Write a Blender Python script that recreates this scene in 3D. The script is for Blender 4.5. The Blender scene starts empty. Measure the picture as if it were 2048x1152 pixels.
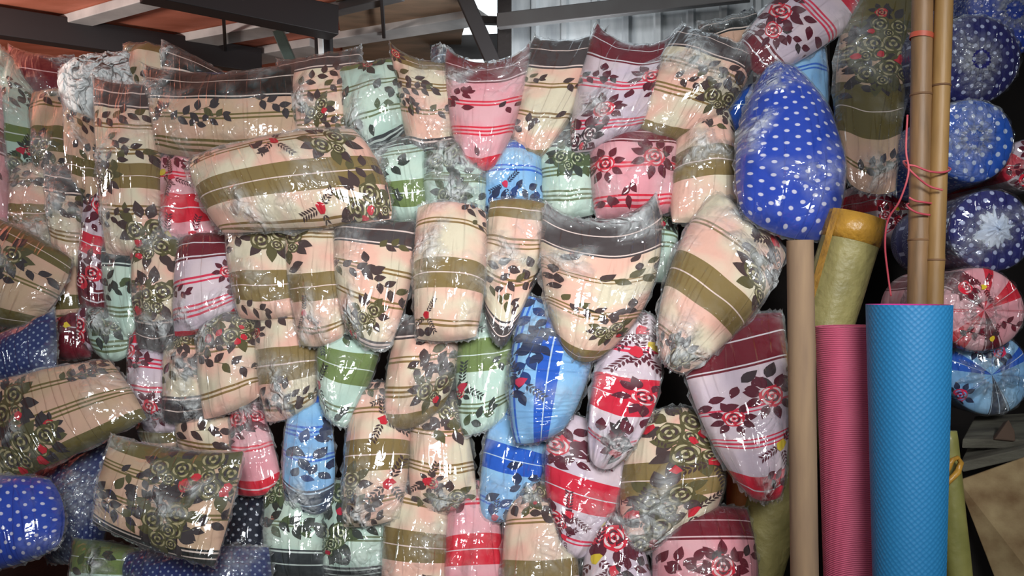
import bpy, bmesh, math, random
import numpy as np
from mathutils import Vector, Matrix

# ------------------------------------------------------------------ camera, world, light
sc = bpy.context.scene
col = sc.collection
CAMZ = 1.5
FPX = 1600.0
cam_d = bpy.data.cameras.new('camera')
cam = bpy.data.objects.new('camera', cam_d)
col.objects.link(cam)
cam.location = (0, 0, CAMZ)
cam.rotation_euler = (math.radians(90), 0, 0)
cam_d.sensor_width = 36.0
cam_d.lens = FPX / 2048 * 36.0
cam_d.clip_start = 0.05
sc.camera = cam

sc.view_settings.view_transform = 'Standard'
sc.view_settings.look = 'None'
sc.view_settings.gamma = 1.0
sc.view_settings.use_curve_mapping = False
sc.view_settings.exposure = 0.2
sc.cycles.use_denoising = True
sc.cycles.max_bounces = 6
sc.cycles.transparent_max_bounces = 12
sc.cycles.caustics_reflective = False
sc.cycles.caustics_refractive = False
sc.cycles.sample_clamp_indirect = 4.0

world = bpy.data.worlds.new('world')
sc.world = world
world.use_nodes = True
wn = world.node_tree.nodes
wl = world.node_tree.links
wn.clear()
w_out = wn.new('ShaderNodeOutputWorld')
w_bg = wn.new('ShaderNodeBackground')
w_tc = wn.new('ShaderNodeTexCoord')
w_sep = wn.new('ShaderNodeSeparateXYZ')
w_mr = wn.new('ShaderNodeMapRange')
w_mr.inputs['From Min'].default_value = 0.2
w_mr.inputs['From Max'].default_value = 0.9
w_mr.inputs['To Min'].default_value = 0.095
w_mr.inputs['To Max'].default_value = 1.6
wl.new(w_tc.outputs['Generated'], w_sep.inputs[0])
wl.new(w_sep.outputs['Y'], w_mr.inputs['Value'])
wl.new(w_mr.outputs[0], w_bg.inputs['Strength'])
w_bg.inputs['Color'].default_value = (0.86, 0.95, 1.0, 1)
wl.new(w_bg.outputs[0], w_out.inputs[0])


def area(name, loc, target, sx, sy, power, color, spread=None):
    d = bpy.data.lights.new(name, 'AREA')
    d.shape = 'RECTANGLE'
    d.size = sx
    d.size_y = sy
    d.energy = power
    d.color = color
    o = bpy.data.objects.new(name, d)
    col.objects.link(o)
    o.location = loc
    if spread: d.spread = math.radians(spread)
    o.rotation_euler = (Vector(target) - Vector(loc)).to_track_quat('-Z', 'Y').to_euler()
    return o


# daylight falling through the shop's open front, plus two unseen fill lights added to brighten the ceiling
area('shop_front_daylight', (0.6, -1.4, 2.9), (-0.05, 2.8, 1.5), 1.6, 0.8, 25, (0.98, 0.99, 1.0), 60)
area('shop_front_window_light', (-0.5, -0.6, 1.9), (0.0, 2.8, 1.35), 0.35, 0.7, 13, (1.0, 0.97, 0.93))
area('roof_fill_light', (-3.1, 2.9, 2.35), (-2.6, 4.6, 3.0), 0.4, 0.2, 34, (1.0, 0.88, 0.82))
area('stall_fill_light', (0.3, 3.9, 2.2), (-0.4, 4.6, 3.0), 0.5, 0.2, 14, (0.95, 0.97, 1.0))


# ------------------------------------------------------------------ helpers
def at(px, py, Y):
    return Vector(((px - 1024) / FPX * Y, Y, CAMZ - (py - 576) / FPX * Y))


def on_z(px, py, z):
    Y = FPX * (CAMZ - z) / (py - 576)
    return at(px, py, Y)


def tag(o, label=None, cat=None, group=None, kind=None):
    if label: o['label'] = label
    if cat: o['category'] = cat
    if group: o['group'] = group
    if kind: o['kind'] = kind
    return o


def empty(name, loc):
    o = bpy.data.objects.new(name, None)
    col.objects.link(o)
    o.location = loc
    o.empty_display_size = 0.05
    return o


def mesh_obj(name, verts, faces, mats, parent=None, fmat=None, smooth=True, uvs=None, origin=None, attr=None):
    """verts in world coordinates; origin shifts the object's own zero to that point"""
    V = np.asarray(verts, dtype=np.float64)
    og = np.array(origin if origin is not None else (parent.location if parent is not None else (0, 0, 0)))
    V = V - og
    me = bpy.data.meshes.new(name)
    me.from_pydata(V.tolist(), [], faces)
    for m in mats: me.materials.append(m)
    if fmat is not None:
        me.polygons.foreach_set('material_index', np.asarray(fmat, dtype=np.int32))
    if smooth:
        me.polygons.foreach_set('use_smooth', np.ones(len(me.polygons), dtype=bool))
    if uvs:
        li = np.empty(len(me.loops), dtype=np.int32)
        me.loops.foreach_get('vertex_index', li)
        for nm, arr in uvs.items():
            lay = me.uv_layers.new(name=nm)
            lay.data.foreach_set('uv', np.asarray(arr, dtype=np.float32)[li].ravel())
    if attr is not None:
        la = me.attributes.new('crumple', 'FLOAT', 'POINT')
        la.data.foreach_set('value', np.asarray(attr, dtype=np.float32))
    me.update()
    o = bpy.data.objects.new(name, me)
    col.objects.link(o)
    if parent is not None:
        o.parent = parent
    else:
        o.location = og
    return o


def lin(c):
    return tuple(((x / 255) / 12.92 if x / 255 <= 0.04045 else ((x / 255 + 0.055) / 1.055) ** 2.4) for x in c) + (1,)


def new_mat(name):
    m = bpy.data.materials.new(name)
    m.use_nodes = True
    nt = m.node_tree
    nt.nodes.clear()
    out = nt.nodes.new('ShaderNodeOutputMaterial')
    return m, nt, nt.nodes, nt.links, out


def plain(name, rgb, rough=0.7, metal=0.0, var=0.25, scale=8.0, rgb2=None, bump=0.0, bscale=60.0, stretch=(1, 1, 1), spec=0.5):
    m, nt, N, K, out = new_mat(name)
    b = N.new('ShaderNodeBsdfPrincipled')
    b.inputs['Roughness'].default_value = rough
    b.inputs['Metallic'].default_value = metal
    b.inputs['Specular IOR Level'].default_value = spec
    tc = N.new('ShaderNodeTexCoord')
    mp = N.new('ShaderNodeMapping')
    mp.inputs['Scale'].default_value = stretch
    K.new(tc.outputs['Object'], mp.inputs[0])
    no = N.new('ShaderNodeTexNoise')
    no.inputs['Scale'].default_value = scale
    no.inputs['Detail'].default_value = 6
    K.new(mp.outputs[0], no.inputs['Vector'])
    mx = N.new('ShaderNodeMix')
    mx.data_type = 'RGBA'
    c = lin(rgb)
    c2 = lin(rgb2) if rgb2 else tuple(x * (1 - var) for x in c[:3]) + (1,)
    mx.inputs[6].default_value = c
    mx.inputs[7].default_value = c2
    mr = N.new('ShaderNodeMapRange')
    mr.inputs['From Min'].default_value = 0.35
    mr.inputs['From Max'].default_value = 0.65
    K.new(no.outputs['Fac'], mr.inputs['Value'])
    K.new(mr.outputs[0], mx.inputs[0])
    K.new(mx.outputs[2], b.inputs['Base Color'])
    if bump:
        n2 = N.new('ShaderNodeTexNoise')
        n2.inputs['Scale'].default_value = bscale
        n2.inputs['Detail'].default_value = 4
        K.new(mp.outputs[0], n2.inputs['Vector'])
        bp = N.new('ShaderNodeBump')
        bp.inputs['Strength'].default_value = bump
        bp.inputs['Distance'].default_value = 0.01
        K.new(n2.outputs['Fac'], bp.inputs['Height'])
        K.new(bp.outputs[0], b.inputs['Normal'])
    K.new(b.outputs[0], out.inputs[0])
    return m


def box_between(p0, p1, w, h, up=Vector((0, 0, 1))):
    """a bar from p0 to p1, w wide and h high"""
    p0, p1 = Vector(p0), Vector(p1)
    d = (p1 - p0).normalized()
    s = d.cross(up).normalized() * (w / 2)
    u = s.cross(d).normalized() * (h / 2)
    vs = []
    for p in (p0, p1):
        vs += [p - s - u, p + s - u, p + s + u, p - s + u]
    fs = [(0, 1, 2, 3), (7, 6, 5, 4), (0, 4, 5, 1), (1, 5, 6, 2), (2, 6, 7, 3), (3, 7, 4, 0)]
    return vs, fs


def bar(name, p0, p1, w, h, mat, parent=None, up=Vector((0, 0, 1)), bev=0.004):
    vs, fs = box_between(p0, p1, w, h, up)
    c = (Vector(p0) + Vector(p1)) / 2
    o = mesh_obj(name, vs, fs, [mat], parent, smooth=False, origin=None if parent else c)
    if bev:
        md = o.modifiers.new('bevel', 'BEVEL')
        md.width = bev
        md.segments = 2
    return o


def tube_mesh(path, radii, n=20, cap=True, ripple=None):
    vs, fs = [], []
    k = len(path)
    ref = Vector((0, 1, 0))
    for i, p in enumerate(path):
        p = Vector(p)
        d = (Vector(path[min(i + 1, k - 1)]) - Vector(path[max(i - 1, 0)])).normalized()
        r = ref if abs(d.dot(ref)) < 0.95 else Vector((1, 0, 0))
        a = d.cross(r).normalized()
        b = d.cross(a).normalized()
        for j in range(n):
            t = 2 * math.pi * j / n
            rr = radii[i] * (ripple(i, t) if ripple else 1)
            vs.append(p + (a * math.cos(t) + b * math.sin(t)) * rr)
    for i in range(k - 1):
        for j in range(n):
            fs.append((i * n + j, i * n + (j + 1) % n, (i + 1) * n + (j + 1) % n, (i + 1) * n + j))
    if cap:
        fs.append(tuple(range(n - 1, -1, -1)))
        fs.append(tuple(range((k - 1) * n, k * n)))
    return vs, fs


# ------------------------------------------------------------------ cloth and plastic
WAYS = {
    # base, base tint, wide band, dark band, lines, leaf, leaf2, petal, petal pale
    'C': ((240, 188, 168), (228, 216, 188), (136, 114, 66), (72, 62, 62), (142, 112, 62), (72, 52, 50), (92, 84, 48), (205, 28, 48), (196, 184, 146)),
    'L': ((214, 196, 210), (226, 206, 212), (214, 24, 56), (112, 14, 34), (222, 48, 82), (92, 20, 40), (60, 44, 48), (216, 36, 60), (236, 214, 214)),
    'K': ((238, 160, 170), (236, 178, 184), (220, 26, 52), (116, 14, 34), (226, 40, 66), (104, 20, 38), (64, 40, 44), (218, 34, 58), (240, 196, 198)),
    'M': ((192, 220, 206), (206, 226, 210), (114, 134, 76), (52, 58, 60), (112, 126, 90), (54, 60, 54), (78, 92, 58), (190, 34, 62), (190, 196, 162)),
    'B': ((128, 182, 232), (150, 200, 238), (28, 92, 200), (44, 58, 84), (44, 106, 208), (34, 46, 82), (30, 60, 120), (206, 44, 84), (110, 160, 220)),
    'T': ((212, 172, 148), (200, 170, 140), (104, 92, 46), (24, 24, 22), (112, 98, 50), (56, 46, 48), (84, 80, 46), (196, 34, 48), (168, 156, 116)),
}
YELLOW = (226, 196, 50)


def cloth_nodes(N, K, out, color_socket, rough=0.85):
    b = N.new('ShaderNodeBsdfPrincipled')
    b.inputs['Roughness'].default_value = rough
    b.inputs['Specular IOR Level'].default_value = 0.25
    b.inputs['Sheen Weight'].default_value = 0.15
    if isinstance(color_socket, tuple):
        b.inputs['Base Color'].default_value = color_socket
    else:
        K.new(color_socket, b.inputs['Base Color'])
    tc = N.new('ShaderNodeTexCoord')
    n2 = N.new('ShaderNodeTexNoise')
    n2.inputs['Scale'].default_value = 26
    n2.inputs['Detail'].default_value = 3
    K.new(tc.outputs['Object'], n2.inputs['Vector'])
    bp = N.new('ShaderNodeBump')
    bp.inputs['Strength'].default_value = 0.35
    bp.inputs['Distance'].default_value = 0.012
    K.new(n2.outputs['Fac'], bp.inputs['Height'])
    K.new(bp.outputs[0], b.inputs['Normal'])
    K.new(b.outputs[0], out.inputs[0])
    return b


def parse_bands(s):
    r = []
    for t in s.split():
        c = t[0]
        if c in '23':
            r.append((c, float(t[1:]), None))
        else:
            a, b = t[1:].split('-')
            r.append((c, float(a), float(b)))
    return r


def stripe_stops(way, bands, hpx):
    """list of (position, colour) for a constant ramp down the cloth"""
    base, tint, wide, dark, line = WAYS[way][:5]
    px = 1.0 / hpx
    pale = tuple(min(255, int(c * 0.45 + 235 * 0.55)) for c in base)
    segs = []  # (a, b, colour) on top of base
    for c, a, b in parse_bands(bands):
        if c in '23':
            n = int(c)
            lw, pitch = 3.6 * px, 7.6 * px
            st = a - (pitch * (n - 1) + lw) / 2
            for i in range(n):
                segs.append((st + i * pitch, st + i * pitch + lw, line))
        elif c == 'W':
            m = (a + b) / 2
            segs.append((a, b, wide))
            if b - a > 26 * px:
                segs.append((m - 1.0 * px, m + 1.0 * px, pale))
        elif c == 'D':
            m = (a + b) / 2 if (a > 0.01 and b < 0.99) else (a + (b - a) * 0.45)
            segs.append((a, b, dark))
            segs.append((m - 1.1 * px, m + 1.1 * px, pale))
            if a > 0.02:
                segs.append((a - 3 * px, a, pale))
                segs.append((a - 7 * px, a - 3 * px, dark))
            if b < 0.98:
                segs.append((b, b + 3 * px, pale))
                segs.append((b + 3 * px, b + 7 * px, dark))
    pts = sorted(set([0.0] + [min(max(x, 0), 1) for s in segs for x in s[:2]]))
    stops = []
    for i, p in enumerate(pts):
        if p >= 1: continue
        q = pts[i + 1] if i + 1 < len(pts) else 1.0
        mid = (p + q) / 2
        c = None
        for a, b, cc in segs:
            if a <= mid < b: c = cc
        if not stops or stops[-1][1] != c:
            stops.append((p, c))
    return stops[:31]


def striped_cloth(way, bands, hpx, seed):
    m, nt, N, K, out = new_mat('striped_cloth')
    uv = N.new('ShaderNodeUVMap')
    uv.uv_map = 'pattern'
    sep = N.new('ShaderNodeSeparateXYZ')
    K.new(uv.outputs[0], sep.inputs[0])
    stops = stripe_stops(way, bands, hpx)

    def ramp(vals):
        r = N.new('ShaderNodeValToRGB')
        r.color_ramp.interpolation = 'CONSTANT'
        el = r.color_ramp.elements
        while len(el) > 1: el.remove(el[-1])
        el[0].position = 0
        el[0].color = vals[0][1]
        for p, c in vals[1:]:
            e = el.new(p)
            e.color = c
        K.new(sep.outputs['Y'], r.inputs[0])
        return r
    cols = ramp([(p, lin(c) if c else (0, 0, 0, 1)) for p, c in stops])
    mask = ramp([(p, (1, 1, 1, 1) if c else (0, 0, 0, 1)) for p, c in stops])
    uvc = N.new('ShaderNodeUVMap')
    uvc.uv_map = 'cloth'
    mp = N.new('ShaderNodeMapping')
    mp.inputs['Location'].default_value = (seed * 1.7, seed * 0.9, 0)
    K.new(uvc.outputs[0], mp.inputs[0])
    no = N.new('ShaderNodeTexNoise')
    no.inputs['Scale'].default_value = 7
    K.new(mp.outputs[0], no.inputs['Vector'])
    mr = N.new('ShaderNodeMapRange')
    mr.inputs['From Min'].default_value = 0.42
    mr.inputs['From Max'].default_value = 0.6
    K.new(no.outputs['Fac'], mr.inputs['Value'])
    base = N.new('ShaderNodeMix')
    base.data_type = 'RGBA'
    base.inputs[6].default_value = lin(WAYS[way][0])
    base.inputs[7].default_value = lin(WAYS[way][1])
    K.new(mr.outputs[0], base.inputs[0])
    fin = N.new('ShaderNodeMix')
    fin.data_type = 'RGBA'
    K.new(mask.outputs[0], fin.inputs[0])
    K.new(base.outputs[2], fin.inputs[6])
    K.new(cols.outputs[0], fin.inputs[7])
    cloth_nodes(N, K, out, fin.outputs[2])
    return m


_dots = {}
def dotted_cloth(base, base2, dot, pitch=0.026, rad=0.19):
    key = (base, pitch)
    if key in _dots: return _dots[key]
    m, nt, N, K, out = new_mat('polka_dot_cloth')
    uv = N.new('ShaderNodeUVMap')
    uv.uv_map = 'cloth'
    mp = N.new('ShaderNodeMapping')
    mp.inputs['Scale'].default_value = (1 / pitch, 1 / pitch, 1)
    mp.inputs['Rotation'].default_value = (0, 0, math.radians(45))
    K.new(uv.outputs[0], mp.inputs[0])
    fr = N.new('ShaderNodeVectorMath')
    fr.operation = 'FRACTION'
    K.new(mp.outputs[0], fr.inputs[0])
    ds = N.new('ShaderNodeVectorMath')
    ds.operation = 'DISTANCE'
    ds.inputs[1].default_value = (0.5, 0.5, 0)
    K.new(fr.outputs[0], ds.inputs[0])
    lt = N.new('ShaderNodeMapRange')
    lt.inputs['From Min'].default_value = rad + 0.03
    lt.inputs['From Max'].default_value = rad - 0.03
    K.new(ds.outputs['Value'], lt.inputs['Value'])
    no = N.new('ShaderNodeTexNoise')
    no.inputs['Scale'].default_value = 6
    K.new(uv.outputs[0], no.inputs['Vector'])
    b0 = N.new('ShaderNodeMix')
    b0.data_type = 'RGBA'
    b0.inputs[6].default_value = lin(base)
    b0.inputs[7].default_value = lin(base2)
    K.new(no.outputs['Fac'], b0.inputs[0])
    mx = N.new('ShaderNodeMix')
    mx.data_type = 'RGBA'
    mx.inputs[7].default_value = lin(dot)
    K.new(lt.outputs[0], mx.inputs[0])
    K.new(b0.outputs[2], mx.inputs[6])
    cloth_nodes(N, K, out, mx.outputs[2], 0.7)
    _dots[key] = m
    return m


_print = {}
def print_mat(nm, rgb):
    if (nm, rgb) not in _print:
        m, nt, N, K, out = new_mat('printed_' + nm)
        cloth_nodes(N, K, out, lin(rgb))
        _print[(nm, rgb)] = m
    return _print[(nm, rgb)]


def make_plastic(name, veil, gloss, bscale, bstr, rough=0.07, tint=(0.93, 0.97, 1.0)):
    m, nt, N, K, out = new_mat(name)
    uv = N.new('ShaderNodeUVMap')
    uv.uv_map = 'cloth'
    oi = N.new('ShaderNodeObjectInfo')
    add = N.new('ShaderNodeVectorMath')
    add.operation = 'ADD'
    sc3 = N.new('ShaderNodeVectorMath')
    sc3.operation = 'SCALE'
    sc3.inputs['Scale'].default_value = 17.0
    cmb = N.new('ShaderNodeCombineXYZ')
    K.new(oi.outputs['Random'], cmb.inputs[0])
    K.new(oi.outputs['Random'], cmb.inputs[2])
    K.new(cmb.outputs[0], sc3.inputs[0])
    K.new(uv.outputs[0], add.inputs[0])
    K.new(sc3.outputs[0], add.inputs[1])
    # warp
    wn_ = N.new('ShaderNodeTexNoise')
    wn_.inputs['Scale'].default_value = 9
    K.new(add.outputs[0], wn_.inputs['Vector'])
    ws = N.new('ShaderNodeVectorMath')
    ws.operation = 'SCALE'
    ws.inputs['Scale'].default_value = 0.10
    K.new(wn_.outputs['Color'], ws.inputs[0])
    a2 = N.new('ShaderNodeVectorMath')
    a2.operation = 'ADD'
    K.new(add.outputs[0], a2.inputs[0])
    K.new(ws.outputs[0], a2.inputs[1])
    vo = N.new('ShaderNodeTexVoronoi')
    vo.feature = 'DISTANCE_TO_EDGE'
    vo.inputs['Scale'].default_value = bscale
    K.new(a2.outputs[0], vo.inputs['Vector'])
    pw = N.new('ShaderNodeMath')
    pw.operation = 'POWER'
    pw.inputs[1].default_value = 0.5
    K.new(vo.outputs['Distance'], pw.inputs[0])
    fine = N.new('ShaderNodeTexNoise')
    fine.inputs['Scale'].default_value = bscale * 2.2
    fine.inputs['Detail'].default_value = 2
    K.new(a2.outputs[0], fine.inputs['Vector'])
    sm = N.new('ShaderNodeMath')
    sm.operation = 'ADD'
    K.new(pw.outputs[0], sm.inputs[0])
    K.new(fine.outputs['Fac'], sm.inputs[1])
    # how crumpled the bag is here
    area_n = N.new('ShaderNodeTexNoise')
    area_n.inputs['Scale'].default_value = 6.0
    area_n.inputs['Detail'].default_value = 2
    K.new(add.outputs[0], area_n.inputs['Vector'])
    cr = N.new('ShaderNodeMapRange')
    cr.inputs['From Min'].default_value = 0.5
    cr.inputs['From Max'].default_value = 0.68
    cr.inputs['To Min'].default_value = 0.03
    cr.inputs['To Max'].default_value = 0.6
    K.new(area_n.outputs['Fac'], cr.inputs['Value'])
    at_ = N.new('ShaderNodeAttribute')
    at_.attribute_name = 'crumple'
    crm = N.new('ShaderNodeMath')
    crm.operation = 'MULTIPLY_ADD'
    crm.inputs[1].default_value = 1.3
    K.new(at_.outputs['Fac'], crm.inputs[0])
    K.new(cr.outputs[0], crm.inputs[2])
    hm = N.new('ShaderNodeMath')
    hm.operation = 'MULTIPLY'
    K.new(sm.outputs[0], hm.inputs[0])
    K.new(crm.outputs[0], hm.inputs[1])
    # long pulled folds
    fm_ = N.new('ShaderNodeMapping')
    fm_.inputs['Scale'].default_value = (26, 2.2, 5)
    fm_.inputs['Rotation'].default_value = (0, 0, 0.5)
    K.new(add.outputs[0], fm_.inputs[0])
    fn = N.new('ShaderNodeTexNoise')
    fn.inputs['Scale'].default_value = 1.0
    fn.inputs['Detail'].default_value = 1
    K.new(fm_.outputs[0], fn.inputs['Vector'])
    f1 = N.new('ShaderNodeMath')
    f1.operation = 'SUBTRACT'
    f1.inputs[1].default_value = 0.5
    K.new(fn.outputs['Fac'], f1.inputs[0])
    f2 = N.new('ShaderNodeMath')
    f2.operation = 'ABSOLUTE'
    K.new(f1.outputs[0], f2.inputs[0])
    f3 = N.new('ShaderNodeMapRange')
    f3.inputs['From Min'].default_value = 0.0
    f3.inputs['From Max'].default_value = 0.035
    f3.inputs['To Min'].default_value = 0.10
    f3.inputs['To Max'].default_value = 0.0
    K.new(f2.outputs[0], f3.inputs['Value'])
    hs = N.new('ShaderNodeMath')
    hs.operation = 'ADD'
    K.new(hm.outputs[0], hs.inputs[0])
    K.new(f3.outputs[0], hs.inputs[1])
    hm = hs
    bp = N.new('ShaderNodeBump')
    bp.inputs['Strength'].default_value = bstr
    bp.inputs['Distance'].default_value = 0.03
    K.new(hm.outputs[0], bp.inputs['Height'])
    tr = N.new('ShaderNodeBsdfTransparent')
    gl = N.new('ShaderNodeBsdfGlossy')
    gl.inputs['Roughness'].default_value = rough
    gl.inputs['Color'].default_value = tint + (1,)
    K.new(bp.outputs[0], gl.inputs['Normal'])
    fr = N.new('ShaderNodeFresnel')
    fr.inputs['IOR'].default_value = 1.5
    K.new(bp.outputs[0], fr.inputs['Normal'])
    fm = N.new('ShaderNodeMath')
    fm.operation = 'MULTIPLY_ADD'
    fm.inputs[1].default_value = gloss
    fm.inputs[2].default_value = 0.015
    fm.use_clamp = True
    K.new(fr.outputs[0], fm.inputs[0])
    fc = N.new('ShaderNodeMath')
    fc.operation = 'MINIMUM'
    fc.inputs[1].default_value = 0.34
    K.new(fm.outputs[0], fc.inputs[0])
    mx = N.new('ShaderNodeMixShader')
    K.new(fc.outputs[0], mx.inputs[0])
    K.new(tr.outputs[0], mx.inputs[1])
    K.new(gl.outputs[0], mx.inputs[2])
    df = N.new('ShaderNodeBsdfDiffuse')
    df.inputs['Color'].default_value = (0.86, 0.9, 0.9, 1)
    K.new(bp.outputs[0], df.inputs['Normal'])
    vm = N.new('ShaderNodeMath')
    vm.operation = 'MULTIPLY'
    vm.use_clamp = True
    K.new(crm.outputs[0], vm.inputs[0])
    vf = N.new('ShaderNodeMapRange')      # milky only along the creases
    vf.inputs['From Min'].default_value = 0.25
    vf.inputs['From Max'].default_value = 0.62
    vf.inputs['To Min'].default_value = veil * 0.3
    vf.inputs['To Max'].default_value = veil * 1.7
    K.new(fine.outputs['Fac'], vf.inputs['Value'])
    K.new(vf.outputs[0], vm.inputs[1])
    m2 = N.new('ShaderNodeMixShader')
    K.new(vm.outputs[0], m2.inputs[0])
    K.new(mx.outputs[0], m2.inputs[1])
    K.new(df.outputs[0], m2.inputs[2])
    K.new(m2.outputs[0], out.inputs[0])
    return m


PLASTIC = make_plastic('clear_plastic', 0.24, 1.7, 20, 0.85)
GLARE_PLASTIC = make_plastic('painted_glare_plastic', 1.1, 3.0, 14, 1.0, 0.15)  # its white veil paints in a bright reflection on the clear bag
PLASTIC_BUNCH = make_plastic('bunched_clear_plastic', 0.38, 3.0, 34, 1.0, 0.12)


# ------------------------------------------------------------------ pillow surfaces
class Patch:
    """a pillow face: a four-sided patch with curved sides, set in the leaning plane of the heap"""
    def __init__(self, c, bulge, L, T, seed, tilt=0.0, steep=0.5, wr=1.0):
        self.c = [np.array(p, float) for p in c]
        m = sum(self.c) / 4
        self.c = [m + (p - m) * 1.035 for p in self.c]
        self.b = [x + 2 for x in bulge]
        if bulge[0] < -5:
            self.b[0] = bulge[0] * 1.35
            self.c[0] = self.c[0] + (-3, -7)
            self.c[1] = self.c[1] + (3, -7)
        self.L = L
        self.T = T
        self.steep = steep
        rs = np.random.RandomState(seed)
        self.cy = sum(p[1] for p in self.c) / 4
        self.cx = sum(p[0] for p in self.c) / 4
        self.tilt = tilt
        e = lambda a, b_: np.linalg.norm(self.c[a] - self.c[b_])
        self.wpx = (e(0, 1) + e(3, 2)) / 2 + 1
        self.hpx = (e(0, 3) + e(1, 2)) / 2 + 1
        self.wr = wr
        self.waves = [(rs.uniform(3, 11), rs.uniform(3, 11), rs.uniform(0, 6.28), rs.uniform(0.4, 1)) for _ in range(6)]
        self.ew = [(rs.randint(5, 12), rs.uniform(0, 6.28)) for _ in range(4)]
        self.asym = rs.uniform(-0.15, 0.15, 2)
        Y = self.depth(self.cy)
        self.scale = Y / FPX
        self.W = self.wpx * self.scale
        self.H = self.hpx * self.scale

    def depth(self, py):
        return 2.38 + 0.72 * (1152 - py) / 1152 + self.L * 0.125 + self.tilt * (self.cy - py) * 0.001

    def edge(self, a, b_, bul, t):
        A, B = self.c[a], self.c[b_]
        d = B - A
        n = np.array([d[1], -d[0]]) / (np.linalg.norm(d) + 1e-6)
        t = t[..., None]
        return A * (1 - t) + B * t + n * bul * (4 * t * (1 - t)) ** 0.8

    def xy(self, u, v):
        cu, cv = np.clip(u, 0, 1), np.clip(v, 0, 1)
        bt, br, bb, bl = self.b
        top = self.edge(0, 1, bt, cu)
        right = self.edge(1, 2, br, cv)
        bot = self.edge(3, 2, -bb, cu)
        left = self.edge(0, 3, -bl, cv)
        U, V = cu[..., None], cv[..., None]
        c = self.c
        P = top * (1 - V) + bot * V + left * (1 - U) + right * U - (
            c[0] * (1 - U) * (1 - V) + c[1] * U * (1 - V) + c[3] * (1 - U) * V + c[2] * U * V)
        ctr = np.array([self.cx, self.cy])
        # outside the seam: carry on outwards
        ex = np.maximum(np.abs(u - 0.5) - 0.5, 0) + np.maximum(np.abs(v - 0.5) - 0.5, 0)
        d = P - ctr
        d = d / (np.linalg.norm(d, axis=-1, keepdims=True) + 1e-6)
        return P + d * (ex * (self.wpx + self.hpx) * 0.5)[..., None]

    def height(self, u, v, side):
        U, V = np.clip(2 * u - 1, -1, 1), np.clip(2 * v - 1, -1, 1)
        b = np.maximum((1 - U * U) * (1 - V * V), 0) ** self.steep
        b = b * (1 + self.asym[0] * U + self.asym[1] * V)
        w = 0
        for fx, fy, ph, am in self.waves:
            w = w + am * np.sin(fx * u * 1.6 + fy * v * 1.3 + ph)
        w = w * 0.0020 * self.wr
        em = np.exp(-6 * (1 - np.abs(V))) + 0.0
        em2 = np.exp(-6 * (1 - np.abs(U)))
        k0, p0 = self.ew[0]
        k1, p1 = self.ew[1]
        w = w + 0.0055 * self.wr * (em * np.sin(k0 * 3.1 * u + p0) + em2 * np.sin(k1 * 3.1 * v + p1))
        T = self.T if side > 0 else self.T * 0.22
        return T * b + w * np.minimum(b * 2.5, 1)

    def pos(self, u, v, side=1, off=0.0):
        u, v = np.asarray(u, float), np.asarray(v, float)
        P = self.xy(u, v)
        px, py = P[..., 0], P[..., 1]
        Y = self.depth(py)
        X = (px - 1024) / FPX * Y
        Z = CAMZ - (py - 576) / FPX * Y
        h = self.height(u, v, side) + off
        s = 1 if side > 0 else -1
        # swell along the plane's normal (leaning back)
        return np.stack([X, Y - s * h * 0.94, Z + s * h * 0.34], -1)


def grid_faces(n, m, off=0, flip=False):
    f = []
    for i in range(n):
        for j in range(m):
            a = off + i * (m + 1) + j
            q = (a, a + 1, a + m + 2, a + m + 1)
            f.append(q[::-1] if flip else q)
    return f


def leaf_pts(L, W, n=5):
    up, dn = [], []
    for i in range(n + 1):
        t = i / n
        w = W * math.sin(math.pi * t ** 0.8) * 0.5
        up.append((t * L, w))
        dn.append((t * L, -w))
    return up + dn[-2:0:-1]


def rot(pts, a, dx=0, dy=0):
    c, s = math.cos(a), math.sin(a)
    return [(x * c - y * s + dx, x * s + y * c + dy) for x, y in pts]


def blob(r, n, rg, jag=0.2, dx=0, dy=0):
    return [(dx + r * (1 + rg.uniform(-jag, jag)) * math.cos(6.283 * i / n), dy + r * (1 + rg.uniform(-jag, jag)) * math.sin(6.283 * i / n)) for i in range(n)]


def arc(r, a0, span, th, dx=0, dy=0, n=5):
    o, i = [], []
    for k in range(n + 1):
        t = k / n
        a = a0 + span * t
        w = th * math.sin(math.pi * (0.08 + 0.84 * t))
        o.append((dx + math.cos(a) * (r + w), dy + math.sin(a) * (r + w)))
        i.append((dx + math.cos(a) * (r - w * 0.3), dy + math.sin(a) * (r - w * 0.3)))
    return o + i[::-1]


def rose(R, rg, dx, dy, size, body, light, dark):
    R.append((blob(size, 12, rg, .14, dx, dy), body))
    for rr, n_, sl in ((0.70, 4, light), (0.45, 3, dark), (0.24, 3, light)):
        a0 = rg.uniform(0, 6)
        for q in range(n_):
            R.append((arc(size * rr, a0 + q * 6.283 / n_, 5.0 / n_, size * 0.15, dx, dy), sl))
    R.append((blob(size * 0.12, 6, rg, .2, dx, dy), dark))


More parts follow.
